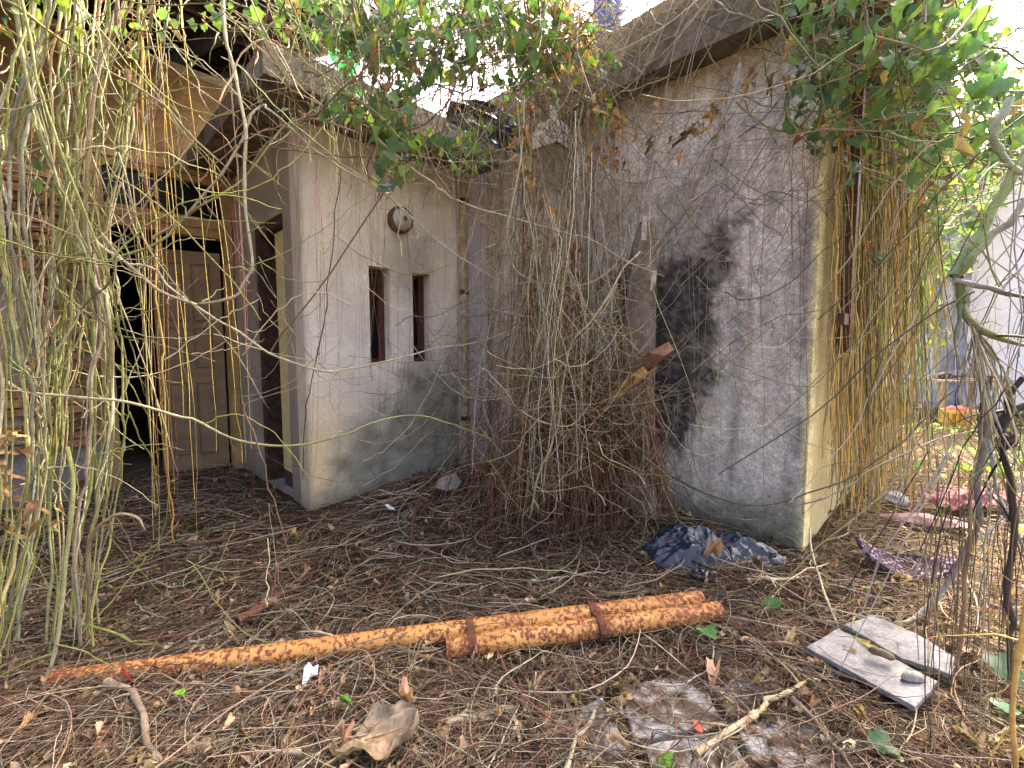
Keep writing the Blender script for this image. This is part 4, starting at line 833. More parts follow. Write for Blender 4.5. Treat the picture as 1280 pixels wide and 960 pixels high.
# --- the vines one can follow by eye
HV = [('long pale vine sagging across the dark doorway to the porch wall', [(-40, 462, 1.5), (0, 475, 1.55), (40, 490, 1.6), (100, 495, 1.65), (160, 500, 1.7), (230, 522, 1.8), (300, 552, 1.9), (370, 558, 2.0), (440, 540, 2.15), (510, 522, 2.3), (560, 528, 2.4), (622, 552, 2.5)], .0075, PALE, GREEN),
      ('kinked pale vine hanging from the roof and bending back to the left bundle', [(282, -60, 1.9), (276, 0, 1.9), (280, 40, 1.9), (296, 110, 1.88), (312, 165, 1.85), (308, 210, 1.84), (308, 260, 1.82), (315, 325, 1.8), (312, 345, 1.8), (296, 370, 1.78), (262, 380, 1.77), (240, 380, 1.76), (190, 355, 1.74), (150, 325, 1.72), (125, 290, 1.72)], .0085, PALE, TAN),
      ('pale vine running from the left bundle past the door to the slit windows', [(120, 300, 1.7), (140, 318, 1.7), (190, 340, 1.75), (240, 378, 1.8), (320, 430, 1.9), (400, 462, 2.0), (470, 456, 2.15), (540, 438, 2.3), (600, 426, 2.4), (660, 402, 2.5)], .0065, PALE, TAN),
      ('arched vine looping up beside the canopy corner and down across the lamp', [(190, 300, 1.9), (235, 270, 1.9), (275, 215, 1.9), (308, 165, 1.95), (325, 137, 2.0), (345, 140, 2.0), (400, 190, 2.1), (470, 235, 2.2), (545, 300, 2.35), (625, 352, 2.5)], .0065, TAN, GREYST),
      ('second arched vine under the canopy corner meeting the door transom', [(130, 330, 1.8), (190, 310, 1.85), (240, 265, 1.9), (265, 250, 1.9), (300, 225, 1.95), (335, 180, 2.0), (362, 155, 2.05), (400, 150, 2.1), (450, 165, 2.15)], .006, GREEN, TAN),
      ('pale vine running from the canopy edge down across the post', [(470, 170, 2.1), (510, 205, 2.2), (545, 232, 2.25), (580, 255, 2.3), (640, 270, 2.35), (740, 302, 2.4), (790, 330, 2.45), (830, 345, 2.5)], .006, PALE, PALE),
      ('pale vine hanging in a deep loop across the vine mass', [(655, 120, 2.3), (650, 200, 2.3), (640, 260, 2.3), (632, 300, 2.3), (650, 340, 2.3), (690, 355, 2.3), (740, 352, 2.3), (775, 325, 2.35), (782, 290, 2.4)], .0055, PALE, TAN),
      ('pale vine drooping from the timber post into the heap', [(800, 315, 2.3), (775, 345, 2.25), (740, 400, 2.2), (715, 430, 2.2), (705, 480, 2.2), (695, 540, 2.2), (672, 600, 2.2), (660, 650, 2.25)], .006, PALE, TAN),
      ('low pale vine looping through the brown root heap', [(610, 465, 2.3), (635, 490, 2.3), (650, 515, 2.3), (685, 532, 2.25), (715, 530, 2.25), (740, 500, 2.3)], .005, PALE, PALE),
      ('pale vine lying in a wide arc behind the rusty pipes', [(480, 712, 2.3), (510, 718, 2.25), (540, 735, 2.15), (575, 746, 2.1), (625, 748, 2.08), (700, 738, 2.1), (760, 735, 2.12), (830, 738, 2.12), (880, 741, 2.12)], .005, PALE, TAN),
      ('pale dry vine curving down over the right-hand litter to the bottom edge', [(1012, 660, 2.2), (1018, 700, 2.05), (1030, 745, 1.9), (1050, 790, 1.72), (1078, 835, 1.55), (1092, 880, 1.42), (1106, 925, 1.32), (1122, 975, 1.22)], .0065, PALE, PALE),
      ('green vine trailing along the left end of the rusty pipe', [(105, 780, 1.6), (160, 800, 1.6), (205, 812, 1.6), (260, 812, 1.62), (310, 822, 1.58), (345, 855, 1.5), (385, 895, 1.42), (420, 925, 1.36)], .0065, GREEN, TAN),
      ('green vine hanging straight beside the dry stalk at lower left', [(84, 560, 1.5), (92, 610, 1.48), (88, 680, 1.46), (76, 740, 1.44), (70, 800, 1.42), (62, 850, 1.4), (45, 900, 1.36)], .0085, GREEN, PALE),
      ('bent dry stalk curling over at the foot of the left bundle', [(108, 800, 1.55), (108, 720, 1.55), (112, 680, 1.55), (125, 662, 1.55), (148, 646, 1.55), (170, 650, 1.55), (182, 664, 1.55)], .008, BROWN, TAN),
      ('long straight green stem slanting across the top left corner', [(-30, -10, 1.6), (20, 12, 1.62), (80, 55, 1.7), (140, 95, 1.75), (200, 130, 1.8), (240, 165, 1.85), (290, 215, 1.9)], .006, GREEN, TAN),
      ('thin dark vine hanging over the left side of the slit windows', [(425, 200, 2.5), (418, 280, 2.55), (410, 350, 2.6), (402, 420, 2.65), (385, 500, 2.7), (378, 600, 2.75)], .0045, BROWN, DARK),
      ('long grey vine slanting down across the slit windows to the pale vine', [(420, 295, 2.5), (470, 330, 2.5), (520, 345, 2.5), (570, 328, 2.5), (620, 300, 2.5)], .0035, GREEN, TAN),
      ('bowed dark vine hanging across the foot of the stained wall', [(790, 560, 2.5), (830, 590, 2.5), (870, 612, 2.45), (920, 628, 2.4), (970, 628, 2.35), (1020, 615, 2.3), (1060, 600, 2.3), (1100, 570, 2.3), (1150, 530, 2.3), (1200, 480, 2.3)], .006, DARK, BROWN),
      ('second dark vine crossing low over the stained wall', [(830, 600, 2.4), (880, 640, 2.35), (940, 650, 2.3), (1000, 630, 2.25), (1050, 610, 2.2), (1110, 575, 2.2), (1180, 545, 2.2), (1260, 530, 2.2)], .005, DARK, GREYST),
      ('thin dark vine curving across the middle of the stained wall', [(905, 365, 2.3), (925, 374, 2.3), (960, 368, 2.3), (995, 345, 2.3), (1030, 315, 2.3), (1080, 280, 2.3)], .0032, DARK, DARK),
      ('thin dark vine rising from the mould patch to the steel channel', [(850, 475, 2.4), (890, 450, 2.4), (920, 425, 2.4), (960, 402, 2.35), (1000, 392, 2.3), (1040, 385, 2.3)], .003, DARK, BROWN),
      ('yellow strand bundle vine falling straight before the open door', [(176, 40, 1.9), (180, 150, 1.9), (188, 260, 1.9), (196, 340, 1.9), (202, 420, 1.9), (205, 500, 1.92), (211, 580, 1.95), (218, 680, 2.0)], .005, GOLD, ORANGE),
      ('thick knotted dry vine hanging diagonally against the upper stained wall', [(925, 80, 2.35), (915, 120, 2.35), (900, 155, 2.4), (890, 190, 2.45), (870, 230, 2.5), (858, 260, 2.55), (835, 290, 2.6), (815, 320, 2.6)], .011, GREYST, BROWN),
      ('stout green stem rising to the top right corner', [(1196, 345, 1.45), (1212, 312, 1.45), (1230, 285, 1.45), (1252, 240, 1.45), (1268, 205, 1.45), (1300, 150, 1.45)], .016, (.22, .27, .10), (.28, .33, .16)),
      ('green stem forking right from the stout one', [(1196, 345, 1.45), (1215, 322, 1.42), (1240, 300, 1.40), (1262, 270, 1.38), (1300, 225, 1.36)], .012, (.22, .27, .10), GREYST),
      ('pale green stem dropping from the top right', [(1262, 120, 1.3), (1250, 150, 1.3), (1243, 172, 1.32), (1256, 195, 1.33), (1275, 215, 1.33), (1310, 218, 1.33)], .010, (.36, .42, .28), (.30, .36, .2)),
      ('dark grey stem running right out of the green fork', [(1194, 350, 1.45), (1225, 356, 1.42), (1260, 366, 1.4), (1310, 372, 1.38)], .009, GREYST, DARK),
      ('green-brown stem slanting right below the fork', [(1196, 352, 1.45), (1204, 378, 1.45), (1218, 402, 1.42), (1250, 420, 1.4), (1310, 440, 1.36)], .012, (.16, .18, .07), (.24, .24, .10)),
      ('dark woody stem curving down onto the right-hand litter', [(1236, 470, 1.75), (1228, 520, 1.75), (1232, 560, 1.75), (1226, 600, 1.75), (1228, 645, 1.75), (1214, 672, 1.78), (1200, 705, 1.8), (1176, 742, 1.82), (1140, 778, 1.8), (1096, 793, 1.78), (1070, 790, 1.8)], .012, DARK, GREYST),
      ('black twisted stem standing at the right edge', [(1280, 470, 1.5), (1258, 520, 1.5), (1246, 555, 1.5), (1258, 600, 1.5), (1262, 660, 1.5), (1256, 730, 1.48), (1266, 790, 1.44), (1262, 860, 1.4)], .010, (.03, .026, .024), DARK),
      ('thick black branch entering at the right edge above the knot', [(1320, 490, 1.7), (1280, 505, 1.7), (1250, 522, 1.72), (1232, 548, 1.75)], .016, (.03, .026, .024), DARK),
      ('slim blue-grey stem leaning across the dark stems', [(1250, 470, 1.6), (1236, 540, 1.6), (1242, 600, 1.6), (1262, 650, 1.55), (1290, 710, 1.5)], .006, (.20, .25, .27), GREYST),
      ('bright orange-yellow stem at the bottom right edge', [(1290, 730, 1.15), (1276, 800, 1.12), (1270, 860, 1.1), (1267, 930, 1.08), (1272, 990, 1.06)], .0065, GOLD, ORANGE),
      ('reddish brown stem standing before the pale boards', [(1215, 590, 1.6), (1212, 660, 1.58), (1208, 720, 1.55), (1205, 790, 1.5), (1198, 850, 1.45), (1192, 930, 1.38)], .006, (.30, .17, .08), BROWN),
      ]
for lab, pts, r, c, c2 in HV:
    vine('vine', lab, px3(*pts), r*(.78 if pts[0][0] < 1150 else 1), c, c2, 'single vines strung across the yard', tend=7, wamp=.005, kink=.007, taper=.8, side=2 if r > .005 else 1, K=7 if r > .009 else 6)
# knot on the black stem
crumple('stem_knot', 'black woody knot on the twisted stem at the right edge', 'knot', M['dark_wood'], at(1256, 550, 1.5), (.026, .0, 0), (.0, .0, .03), 20, 16, lambda a, b: .03*np.maximum(0, 1-a*a-b*b)**.5, .02, 2, seed=55, up=(0, -1, 0))

# --- masses of thin vines (nobody could count them)
def mass(name, label, N, gen, rr, cols, pw, S=10, K=3, mat='fibre', taper=.7, jit=.0025):
    P = np.stack([spline(gen(), S) for _ in range(N)]); P = P+rng.normal(0, jit, P.shape)
    R = rng.uniform(*rr, (N, 1))*np.linspace(1, taper, S)[None]; mb = MB(); mb.tubes(P, R, K, pick(cols, pw, N, .25))
    return tag(mb.build(name, M[mat], None, True), label, 'vines', kind='stuff')
def g_root():            # hanging brown roots round the post, splaying on the ground
    s = rng.random(); xt = rng.uniform(600, 820) if s < .55 else rng.normal(705, 30); yt = rng.uniform(430, 560) if s < .82 else rng.uniform(230, 400)
    d = rng.uniform(2.35, 2.95) if xt < 720 else rng.uniform(2.2, 2.6)
    xb = xt+(xt-705)*rng.uniform(.0, .55)+rng.normal(0, 22); yb = rng.uniform(600, 690); A = at(xt, yt, d); B = gp(xb, yb); B[2] = gh(B[0], B[1])
    u, v = UV(B)
    if u > U_A-.03: B = B-np.append(eB*(u-U_A+.05), 0)
    M1 = A*.6+B*.4+rng.normal(0, .035, 3); M2 = A*.25+B*.75+rng.normal(0, .04, 3)+np.array([0, -.05, 0]); return [A, M1, M2, B, B+np.array([rng.normal(0, .14), -abs(rng.normal(0, .14)), .01])]
mass('root_curtain', 'dense brown vine roots hanging round the post down to the litter', 800, g_root, (.0010, .0030), [BROWN, RED, TAN, DARK, (.28, .15, .075)], (4, 3, 1.2, 2, 4), S=10)
def g_trunk():           # upright stems sheathing the post
    a = rng.random()*2*math.pi; r = rng.uniform(.08, .2); z0 = rng.uniform(.0, .5); z1 = rng.uniform(1.2, 2.25) if rng.random() < .8 else rng.uniform(2.2, 3.1); u, v = 2.60+r*math.cos(a)*1.1, 2.22+r*math.sin(a)
    dr = rng.normal(0, .06, 2); return [W(u, v, z1), W(u+dr[0]*.4, v+dr[1]*.4, z1*.7+z0*.3), W(u+dr[0], v+dr[1], z1*.35+z0*.65), W(u+dr[0]*1.6, v+dr[1]*2.2, z0)]
mass('post_sheath', 'upright dry vine stems sheathing the concrete post', 300, g_trunk, (.0016, .005), [BROWN, TAN, GREYST, STRAW, DARK, PALE], (2, 4, 4, 1.5, 1, 2.2), S=12, K=4, mat='vine')
def g_col():             # thin strands falling from the roof tangle to the heap
    x = rng.normal(698, 34); y0 = rng.uniform(90, 260); y1 = rng.uniform(420, 640); d = rng.uniform(2.15, 2.75); e = rng.normal(0, 30); b = (x-698)*rng.uniform(.1, .7)
    if abs(x-690) < 30 and y0 < 245: y0 = rng.uniform(235, 330)
    return [at(x, y0, d), at(x+e*.5+rng.normal(0, 12), y0*.66+y1*.34, d-.03), at(x+e*.8+rng.normal(0, 12)+b*.4, y0*.33+y1*.67, d-.05), at(x+e+b+rng.normal(0, 8), y1, d)]
mass('strand_column', 'column of thin dry strands falling from the roof tangle to the heap', 210, g_col, (.0009, .0026), [TAN, PALE, BROWN, STRAW, GREYST, DARK], (3.5, 2, 3.5, 1, 2, 1.2), S=13, K=4, mat='vine', jit=.004)
def g_loose():           # loose tendrils arcing across the whole yard front
    x, y = rng.uniform(330, 1010), rng.uniform(150, 640); d = rng.uniform(1.9, 2.45) if x < 860 else rng.uniform(1.8, 2.2); L = rng.uniform(60, 190); th = rng.normal(.2, .9)*(1 if rng.random() < .5 else -1); sg = rng.uniform(5, 40)
    P = [at(x+L*(t_-.5)*math.cos(th), y+L*(t_-.5)*math.sin(th)+sg*(1-(2*t_-1)**2), d+.1*(t_-.5)) for t_ in (0, .25, .5, .75, 1)]
    return P
mass('loose_tendrils', 'loose thin tendrils arcing through the air across the yard', 120, g_loose, (.0008, .0020), [PALE, TAN, GREEN, DARK, BROWN], (3, 3, 2, 1.5, 1.5), S=14, K=4, mat='vine', jit=.003)
def g_larc():
    x, y = rng.uniform(-20, 400), rng.uniform(-10, 330) if rng.random() < .6 else rng.uniform(330, 760); d = rng.uniform(1.45, 2.0); L = rng.uniform(70, 260); th = rng.normal(0, .8); sg = rng.normal(10, 30)
    return [at(x+L*(t_-.5)*math.cos(th), y+L*(t_-.5)*math.sin(th)+sg*(1-(2*t_-1)**2), d+.12*(t_-.5)) for t_ in (0, .25, .5, .75, 1)]
mass('left_tendrils', 'thin green-tan tendrils arching crosswise through the left bundles', 95, g_larc, (.0010, .0030), [GREEN, TAN, PALE, BROWN], (4, 3, 2, 1), S=16, K=4, mat='vine', jit=.003)
def g_drip():            # thin strands over the canopy edge
    x = rng.uniform(300, 620); y0 = rng.uniform(-30, 90)+(x-300)*.25; L = rng.uniform(50, 190); d = rng.uniform(2.2, 3.0); l = rng.normal(0, 22); return [at(x, y0, d), at(x+l*.4+rng.normal(0, 6), y0+L*.33, d), at(x+l*.8+rng.normal(0, 6), y0+L*.66, d), at(x+l, y0+L, d)]
mass('canopy_strands', 'thin dry strands trailing over the porch canopy edge', 110, g_drip, (.0009, .0026), [BROWN, TAN, GREEN, GREYST, DARK], (3, 3, 2, 2, 1.5), S=12, K=4, mat='vine', jit=.005)
def g_nest():            # tangled arcs of the bird's-nest heap
    x, y = rng.normal(715, 60), rng.normal(480, 75); d = rng.uniform(2.15, 2.6); A = at(x, y, d); s = rng.uniform(.1, .32); th = rng.normal(.25, .7)*(1 if rng.random() < .6 else -1); dv = np.array([math.cos(th)*.75, math.cos(th)*-.2, math.sin(th)])
    return [A-dv*s, A-dv*s*.3+rng.normal(0, .04, 3), A+dv*s*.3+rng.normal(0, .04, 3), A+dv*s]
mass('twig_nest', 'bird-nest tangle of dry twigs in front of the post', 420, g_nest, (.0010, .0028), [TAN, BROWN, PALE, DARK, (.30, .2, .11)], (4, 2, 3, .8, 2), S=9, mat='vine')
def g_wire():            # dark wiry loops on the right of the porch wall
    x, y = min(rng.normal(600, 60), 680), rng.normal(510, 60); A = onv(x, y, rng.uniform(2.6, 3.1)); s = rng.uniform(.06, .22); t0 = rng.random()*6.28; k = rng.uniform(1.5, 3.6); e1, e2 = np.append(eB, 0), np.array([0, 0, 1.])
    return [A+s*(e1*math.cos(t0+k*q)+e2*math.sin(t0+k*q))+rng.normal(0, .02, 3) for q in (0, .33, .66, 1)]
mass('wiry_loops', 'thin dark wiry vine loops against the porch wall', 260, g_wire, (.001, .0022), [DARK, BROWN, GREYST], (4, 2, 1), S=12)
def g_string():          # thin plumb strings in front of the walls
    x = rng.uniform(370, 640) if rng.random() < .6 else rng.uniform(700, 1030); y0 = rng.uniform(120, 280); y1 = y0+rng.uniform(150, 420); w_ = onv(x, y1, rng.uniform(2.5, 3.12)) if x < 610 else onu(x, y1, rng.uniform(2.5, 2.88)); d = w_[1]
    return [at(x+rng.normal(0, 3), y0, d), at(x+rng.normal(0, 4), (y0*2+y1)/3, d), at(x+rng.normal(0, 4), (y0+y1*2)/3, d), at(x+rng.normal(0, 5), y1, d)]
mass('hanging_strings', 'hair-thin dead vine strings hanging down before the walls', 90, g_string, (.0008, .0018), [(.32, .16, .09), RED, TAN, BROWN], (2, 2, 2, 1.5), S=10)
def g_string2():
    x = rng.choice([185, 190, 205, 140, 240, 255, 300, 305, 218])+rng.normal(0, 4); y0 = rng.uniform(-40, 250); y1 = rng.uniform(520, 690); d = rng.uniform(1.85, 2.6); e = rng.normal(0, 8)
    return [at(x-25+e, y0, d), at(x-8+e*.5, y0*.6+y1*.4, d), at(x+rng.normal(0, 3), y0*.3+y1*.7, d), at(x+8, y1, d)]
mass('hanging_strings', 'orange and red dead strings hanging across the doorway', 22, g_string2, (.0009, .0020), [GOLD, STRAW, (.26, .07, .06), TAN], (3, 2, 1, 2), S=12, K=4)
def g_spray():           # pale stems draped over the parapet
    v0 = rng.uniform(.2, 2.4); z0 = rng.uniform(3.0, 3.42); dv = rng.uniform(.3, 1.3); u0 = rng.uniform(2.55, 2.95)
    A = W(u0, v0, z0); sg_ = rng.choice([1, 1, 1, -.6]); dv = dv*sg_; B = W(u0-.12+rng.normal(0, .1), v0+dv*.35, z0+.05+rng.normal(0, .09)); C = W(u0-.2+rng.normal(0, .08), v0+dv*.7, z0-.25*abs(dv)+rng.normal(0, .1)); D = W(u0-.16+rng.normal(0, .1), max(.1, min(2.6, v0+dv)), z0-.55*abs(dv)+rng.normal(0, .14)); return [A, B, C, D]
mass('parapet_vines', 'pale dry vine stems draped over the annex parapet', 150, g_spray, (.0016, .0042), [PALE, TAN, GREYST, GREEN], (4, 3, 2, 1), S=12, K=4, mat='vine')
def g_wallweb():         # thin web of dark twigs on the upper stained wall
    x, y = rng.uniform(740, 1030), rng.uniform(110, 330); A = onu(x, y, rng.uniform(2.5, 2.88)); s = rng.uniform(.12, .4); th = rng.normal(.7, .8); dv = np.append(-eA*math.cos(th), math.sin(th))
    return [A-dv*s, A-dv*s*.2+rng.normal(0, .03, 3), A+dv*s*.4+rng.normal(0, .03, 3), A+dv*s]
mass('wall_web', 'web of thin dry twigs spread over the upper stained wall', 120, g_wallweb, (.0009, .0024), [DARK, BROWN, GREYST, TAN], (3, 2, 2, 2), S=10)
def g_mat():             # brown dry mass above the post
    x, y = rng.normal(705, 34), rng.uniform(30, 240); d = rng.uniform(2.3, 2.95); d = rng.uniform(3.0, 3.25) if abs(x-690) < 60 and y > 60 else d; A = at(x, y, d); s = rng.uniform(.1, .4); th = rng.normal(-1.2, .7); dv = np.array([math.cos(th)*.8, .1, math.sin(th)])
    return [A-dv*s, A+rng.normal(0, .05, 3), A+dv*s*.6+rng.normal(0, .05, 3), A+dv*s]
mass('dry_tangle', 'brown dry vine tangle above the post', 330, g_mat, (.0010, .0030), [BROWN, TAN, GREYST, DARK, PALE], (3, 3, 2, 1.4, 2), S=9, mat='vine')
Pd = cluster_pts([(700, 45, 50, 50, 2.3, 2.9, 130), (752, 170, 30, 50, 2.3, 2.7, 50), (655, 180, 20, 60, 2.3, 2.7, 30), (690, 330, 40, 90, 2.2, 2.6, 50), (885, 150, 24, 24, 2.3, 2.5, 16), (950, 110, 60, 30, 2.2, 2.5, 16), (820, 170, 60, 60, 2.3, 2.6, 20)])
mb = MB(); leaf_cloud(mb, Pd, rng.uniform(.02, .05, len(Pd)), pick([(.34, .19, .09), (.22, .13, .08), (.45, .28, .16)], (3, 3, 1.4), len(Pd)), T=(DT, DTRI)); tag(mb.build('dead_leaves', M['dry_leaf'], None, True), 'curled dead brown leaves caught in the tangle above the post', 'leaves', kind='stuff')
def g_curt():            # straw curtain in front of the yellow wall
    q = rng.random(); x = rng.normal(1074, 26) if q < .75 else rng.uniform(1034, 1150); x = min(max(x, 1030), 1160); d = rng.uniform(2.6, 4.2); y0 = rng.uniform(110, 260); y1 = rng.uniform(520, 650) if rng.random() < .7 else rng.uniform(330, 560); l = rng.normal(0, 11)
    A = at(x+rng.normal(0, 4), y0, d); _u, _v = UV(A); k = V_Q-.06
    if _v > k: d = d*.93
    G = lambda X, Y_: (lambda p: p-np.append(eA*max(0, UV(p)[1]-k), 0))(at(X, Y_, d))
    return [G(x+rng.normal(0, 4), y0), G(x+l*.3, y0*.66+y1*.34), G(x+l, y0*.33+y1*.67), G(x+l*1.6, y1)]
mass('straw_curtain', 'golden straw-like curtain of hanging vines before the yellow wall', 560, g_curt, (.0016, .0048), [STRAW, GOLD, ORANGE, GREEN, TAN, BROWN], (4, 2, 1.4, 3.2, 2.4, 1.6), S=14, K=4, mat='vine', jit=.007)
def g_sunstr():
    x = rng.uniform(1095, 1175); y0 = rng.uniform(150, 330); y1 = y0+rng.uniform(80, 330); d = rng.uniform(3.0, 5.5); l = rng.normal(0, 9)
    return [at(x, y0, d), at(x+l*.3, y0*.66+y1*.34, d), at(x+l, y0*.33+y1*.67, d), at(x+l*1.5, y1, d)]
mass('sunlit_strands', 'yellow-green sunlit strands hanging in the gap beyond the yellow wall', 190, g_sunstr, (.0016, .0045), [GREEN, STRAW, (.34, .38, .08), GOLD, TAN], (4, 3, 3, 1.5, 1.5), S=12, K=4, mat='vine', jit=.006)
def g_right():           # near tangle along the right edge
    x = rng.uniform(1150, 1330); y0 = rng.uniform(120, 640); d = rng.uniform(1.25, 2.4); L = rng.uniform(80, 330); ln = rng.normal(-.15, .55)
    return [at(x+ln*L*t_+rng.normal(0, 9), y0+L*t_, d) for t_ in (0, .3, .65, 1)]
mass('edge_tangle', 'loose tangle of thin stems along the right edge', 120, g_right, (.0010, .0028), [GREYST, GREEN, TAN, BROWN, DARK], (2, 2, 2, 2, 2.4), S=11, K=4, mat='vine')
def g_right2():
    x = rng.uniform(1150, 1300); y1 = rng.uniform(780, 960); y0 = rng.uniform(560, 700); d = rng.uniform(1.3, 1.9); G = gp(x, y1); G[2] = gh(G[0], G[1])
    return [at(x+rng.normal(10, 10), y0, G[1]+.1), at(x+rng.normal(6, 6), (y0+y1)/2, G[1]+.05), G]
mass('edge_shoots', 'thin upright brown shoots in the lower right corner', 55, g_right2, (.0008, .0022), [BROWN, DARK, (.28, .17, .08), TAN], (3, 3, 2, 1), S=9, K=4, mat='vine')
def g_fan():
    A = at(1217, 405, 1.42); x, y = rng.uniform(1195, 1300), rng.uniform(500, 680); B = at(x, y, 1.5); return [A+rng.normal(0, .006, 3), A*.6+B*.4+rng.normal(0, .015, 3), A*.25+B*.75+rng.normal(0, .02, 3), B]
mass('aerial_roots', 'pale aerial roots fanning down from the green-brown stem', 26, g_fan, (.0015, .0035), [PALE, GREYST, TAN], (2, 2, 2), S=10, K=4, mat='vine')
def g_lattice():
    x, y = rng.uniform(440, 740), rng.uniform(-20, 190); A = at(x, y, rng.uniform(2.2, 3.0)); s = rng.uniform(.1, .4); th = rng.random()*3.14; dv = np.array([math.cos(th), .1*rng.normal(), math.sin(th)])
    A = A+np.array([0, .9, 0])*(abs(x-690) < 50 and y > 80); return [A-dv*s, A-dv*.2*s+rng.normal(0, .05, 3), A+dv*.4*s+rng.normal(0, .05, 3), A+dv*s]
mass('twig_lattice', 'lattice of thin twigs against the sky above the porch', 170, g_lattice, (.001, .0028), [BROWN, DARK, TAN, GREYST], (3, 2, 2, 2), S=9)

# ------------------------------------------------------------------ litter on the ground
def inside(x, y):
    p = np.stack([x, y], -1); u, v = UV(p)
    return ((u > U_A-.02) & (v > V_Q-.02)) | ((u > U_P-.02) & (v > V_B-.03)) | (v > V_D+.5) | ((v > V_D-.05) & ((u < .34) | (u > 1.15)))
def ground_pts(N, y0=540, y1=1010, far=.3):
    out = []
    while sum(len(o) for o in out) < N:
        n = N; x = rng.uniform(-80, 1360, n); y = y0+(y1-y0)*rng.random(n); d = np.stack([(x-640)/F, cp-(y-480)/F*sp, -sp-(y-480)/F*cp], -1); t = -H/d[:, 2]; P = d[:, :2]*t[:, None]
        k = int(n*far); P[:k] = np.stack([rng.uniform(-4, 6, k), rng.uniform(.8, 7, k)], -1)
        P = P[~inside(P[:, 0], P[:, 1])]
        sl_ = np.exp(-((P[:, 0]-.58)/.38)**2-((P[:, 1]-1.25)/.26)**2); P = P[rng.random(len(P)) > .74*sl_]; out.append(P)
    return np.concatenate(out)[:N]
def twigs(N, ln, rr, lift, cols, pw, S=6, K=3, far=.3, curv=1.6, y0=545):
    P0 = ground_pts(N, y0=y0, far=far); th = rng.random(N)*2*math.pi
    # around the heap the stems lie fanned out from it
    d = P0-np.array([.15, 3.2]); near = np.exp(-(np.hypot(d[:, 0], d[:, 1])/.9)**2); th = np.where(rng.random(N) < near*.6, np.arctan2(d[:, 1], d[:, 0])+rng.normal(0, .5, N), th)
    th = np.where(rng.random(N) < .14, rng.normal(.12, .35, N), th)
    L = rng.uniform(*ln, N); kc = rng.normal(0, curv, N); s = np.linspace(-.5, .5, S); a = th[:, None]+kc[:, None]*s[None]; st = L[:, None]/(S-1)
    x = P0[:, :1]+np.cumsum(np.cos(a)*st, 1)-np.cos(th)[:, None]*L[:, None]/2; y = P0[:, 1:]+np.cumsum(np.sin(a)*st, 1)-np.sin(th)[:, None]*L[:, None]/2
    base = rng.uniform(0, lift, (N, 1)); tilt = rng.normal(0, .10, (N, 1)); z = gh(x, y)+base+np.abs(tilt)*L[:, None]*(.5-s[None]*np.sign(tilt))*.6+.25*lift*rng.random((N, 1))*np.cos(s*math.pi)[None]
    u, v = UV(np.stack([x, y], -1)); bad = inside(x, y).any(1)
    P = np.stack([x, y, z], -1)[~bad]+rng.normal(0, .002, (int((~bad).sum()), S, 3)); n = len(P)
    R = rng.uniform(*rr, (n, 1))*np.clip(P[:, :1, 1]/2.0, .62, 1.3)*np.concatenate([[.6], np.ones(S-2), [.35]])[None]
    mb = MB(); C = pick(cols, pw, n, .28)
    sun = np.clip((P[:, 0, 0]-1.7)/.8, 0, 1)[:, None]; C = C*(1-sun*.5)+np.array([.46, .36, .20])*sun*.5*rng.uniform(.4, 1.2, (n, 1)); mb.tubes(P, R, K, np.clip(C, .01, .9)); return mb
LC = [(.06, .036, .023), (.125, .078, .047), (.215, .147, .09), (.36, .275, .18), (.25, .21, .16), (.22, .20, .11), (.17, .075, .045)]
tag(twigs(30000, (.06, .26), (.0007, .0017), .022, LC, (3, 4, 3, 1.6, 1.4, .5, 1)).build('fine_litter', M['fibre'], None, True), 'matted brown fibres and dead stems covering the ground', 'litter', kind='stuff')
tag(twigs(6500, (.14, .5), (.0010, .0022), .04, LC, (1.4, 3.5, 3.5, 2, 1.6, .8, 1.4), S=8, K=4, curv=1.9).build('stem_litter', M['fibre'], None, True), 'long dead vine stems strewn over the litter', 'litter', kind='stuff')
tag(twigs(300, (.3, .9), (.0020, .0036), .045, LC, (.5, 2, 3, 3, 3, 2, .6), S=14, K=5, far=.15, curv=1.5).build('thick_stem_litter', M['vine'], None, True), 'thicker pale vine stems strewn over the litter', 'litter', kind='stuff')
n = 5200; P0 = ground_pts(n); Pz = np.column_stack([P0, gh(P0[:, 0], P0[:, 1])+rng.uniform(0, .04, n)])
def flat_frames(n, tilt=.5):
    z = rng.normal(0, tilt, (n, 3))+np.array([0, 0, 1]); z /= np.linalg.norm(z, axis=1, keepdims=True); a = rng.random(n)*6.28; y = np.stack([np.cos(a), np.sin(a), 0*a], -1); y -= z*(y*z).sum(1, keepdims=True); y /= np.linalg.norm(y, axis=1, keepdims=True); return np.stack([np.cross(y, z), y, z], -1)
mb = MB(); leaf_cloud(mb, Pz, rng.uniform(.012, .04, n), pick([(.20, .13, .08), (.32, .22, .13), (.12, .08, .05), (.48, .36, .22), (.40, .22, .12)], (3, 3, 3, 1, .7), n), T=(DT, DTRI), fr=flat_frames(n)); tag(mb.build('leaf_litter', M['dry_leaf'], None, True), 'crumbled dead leaves scattered through the litter', 'litter', kind='stuff')
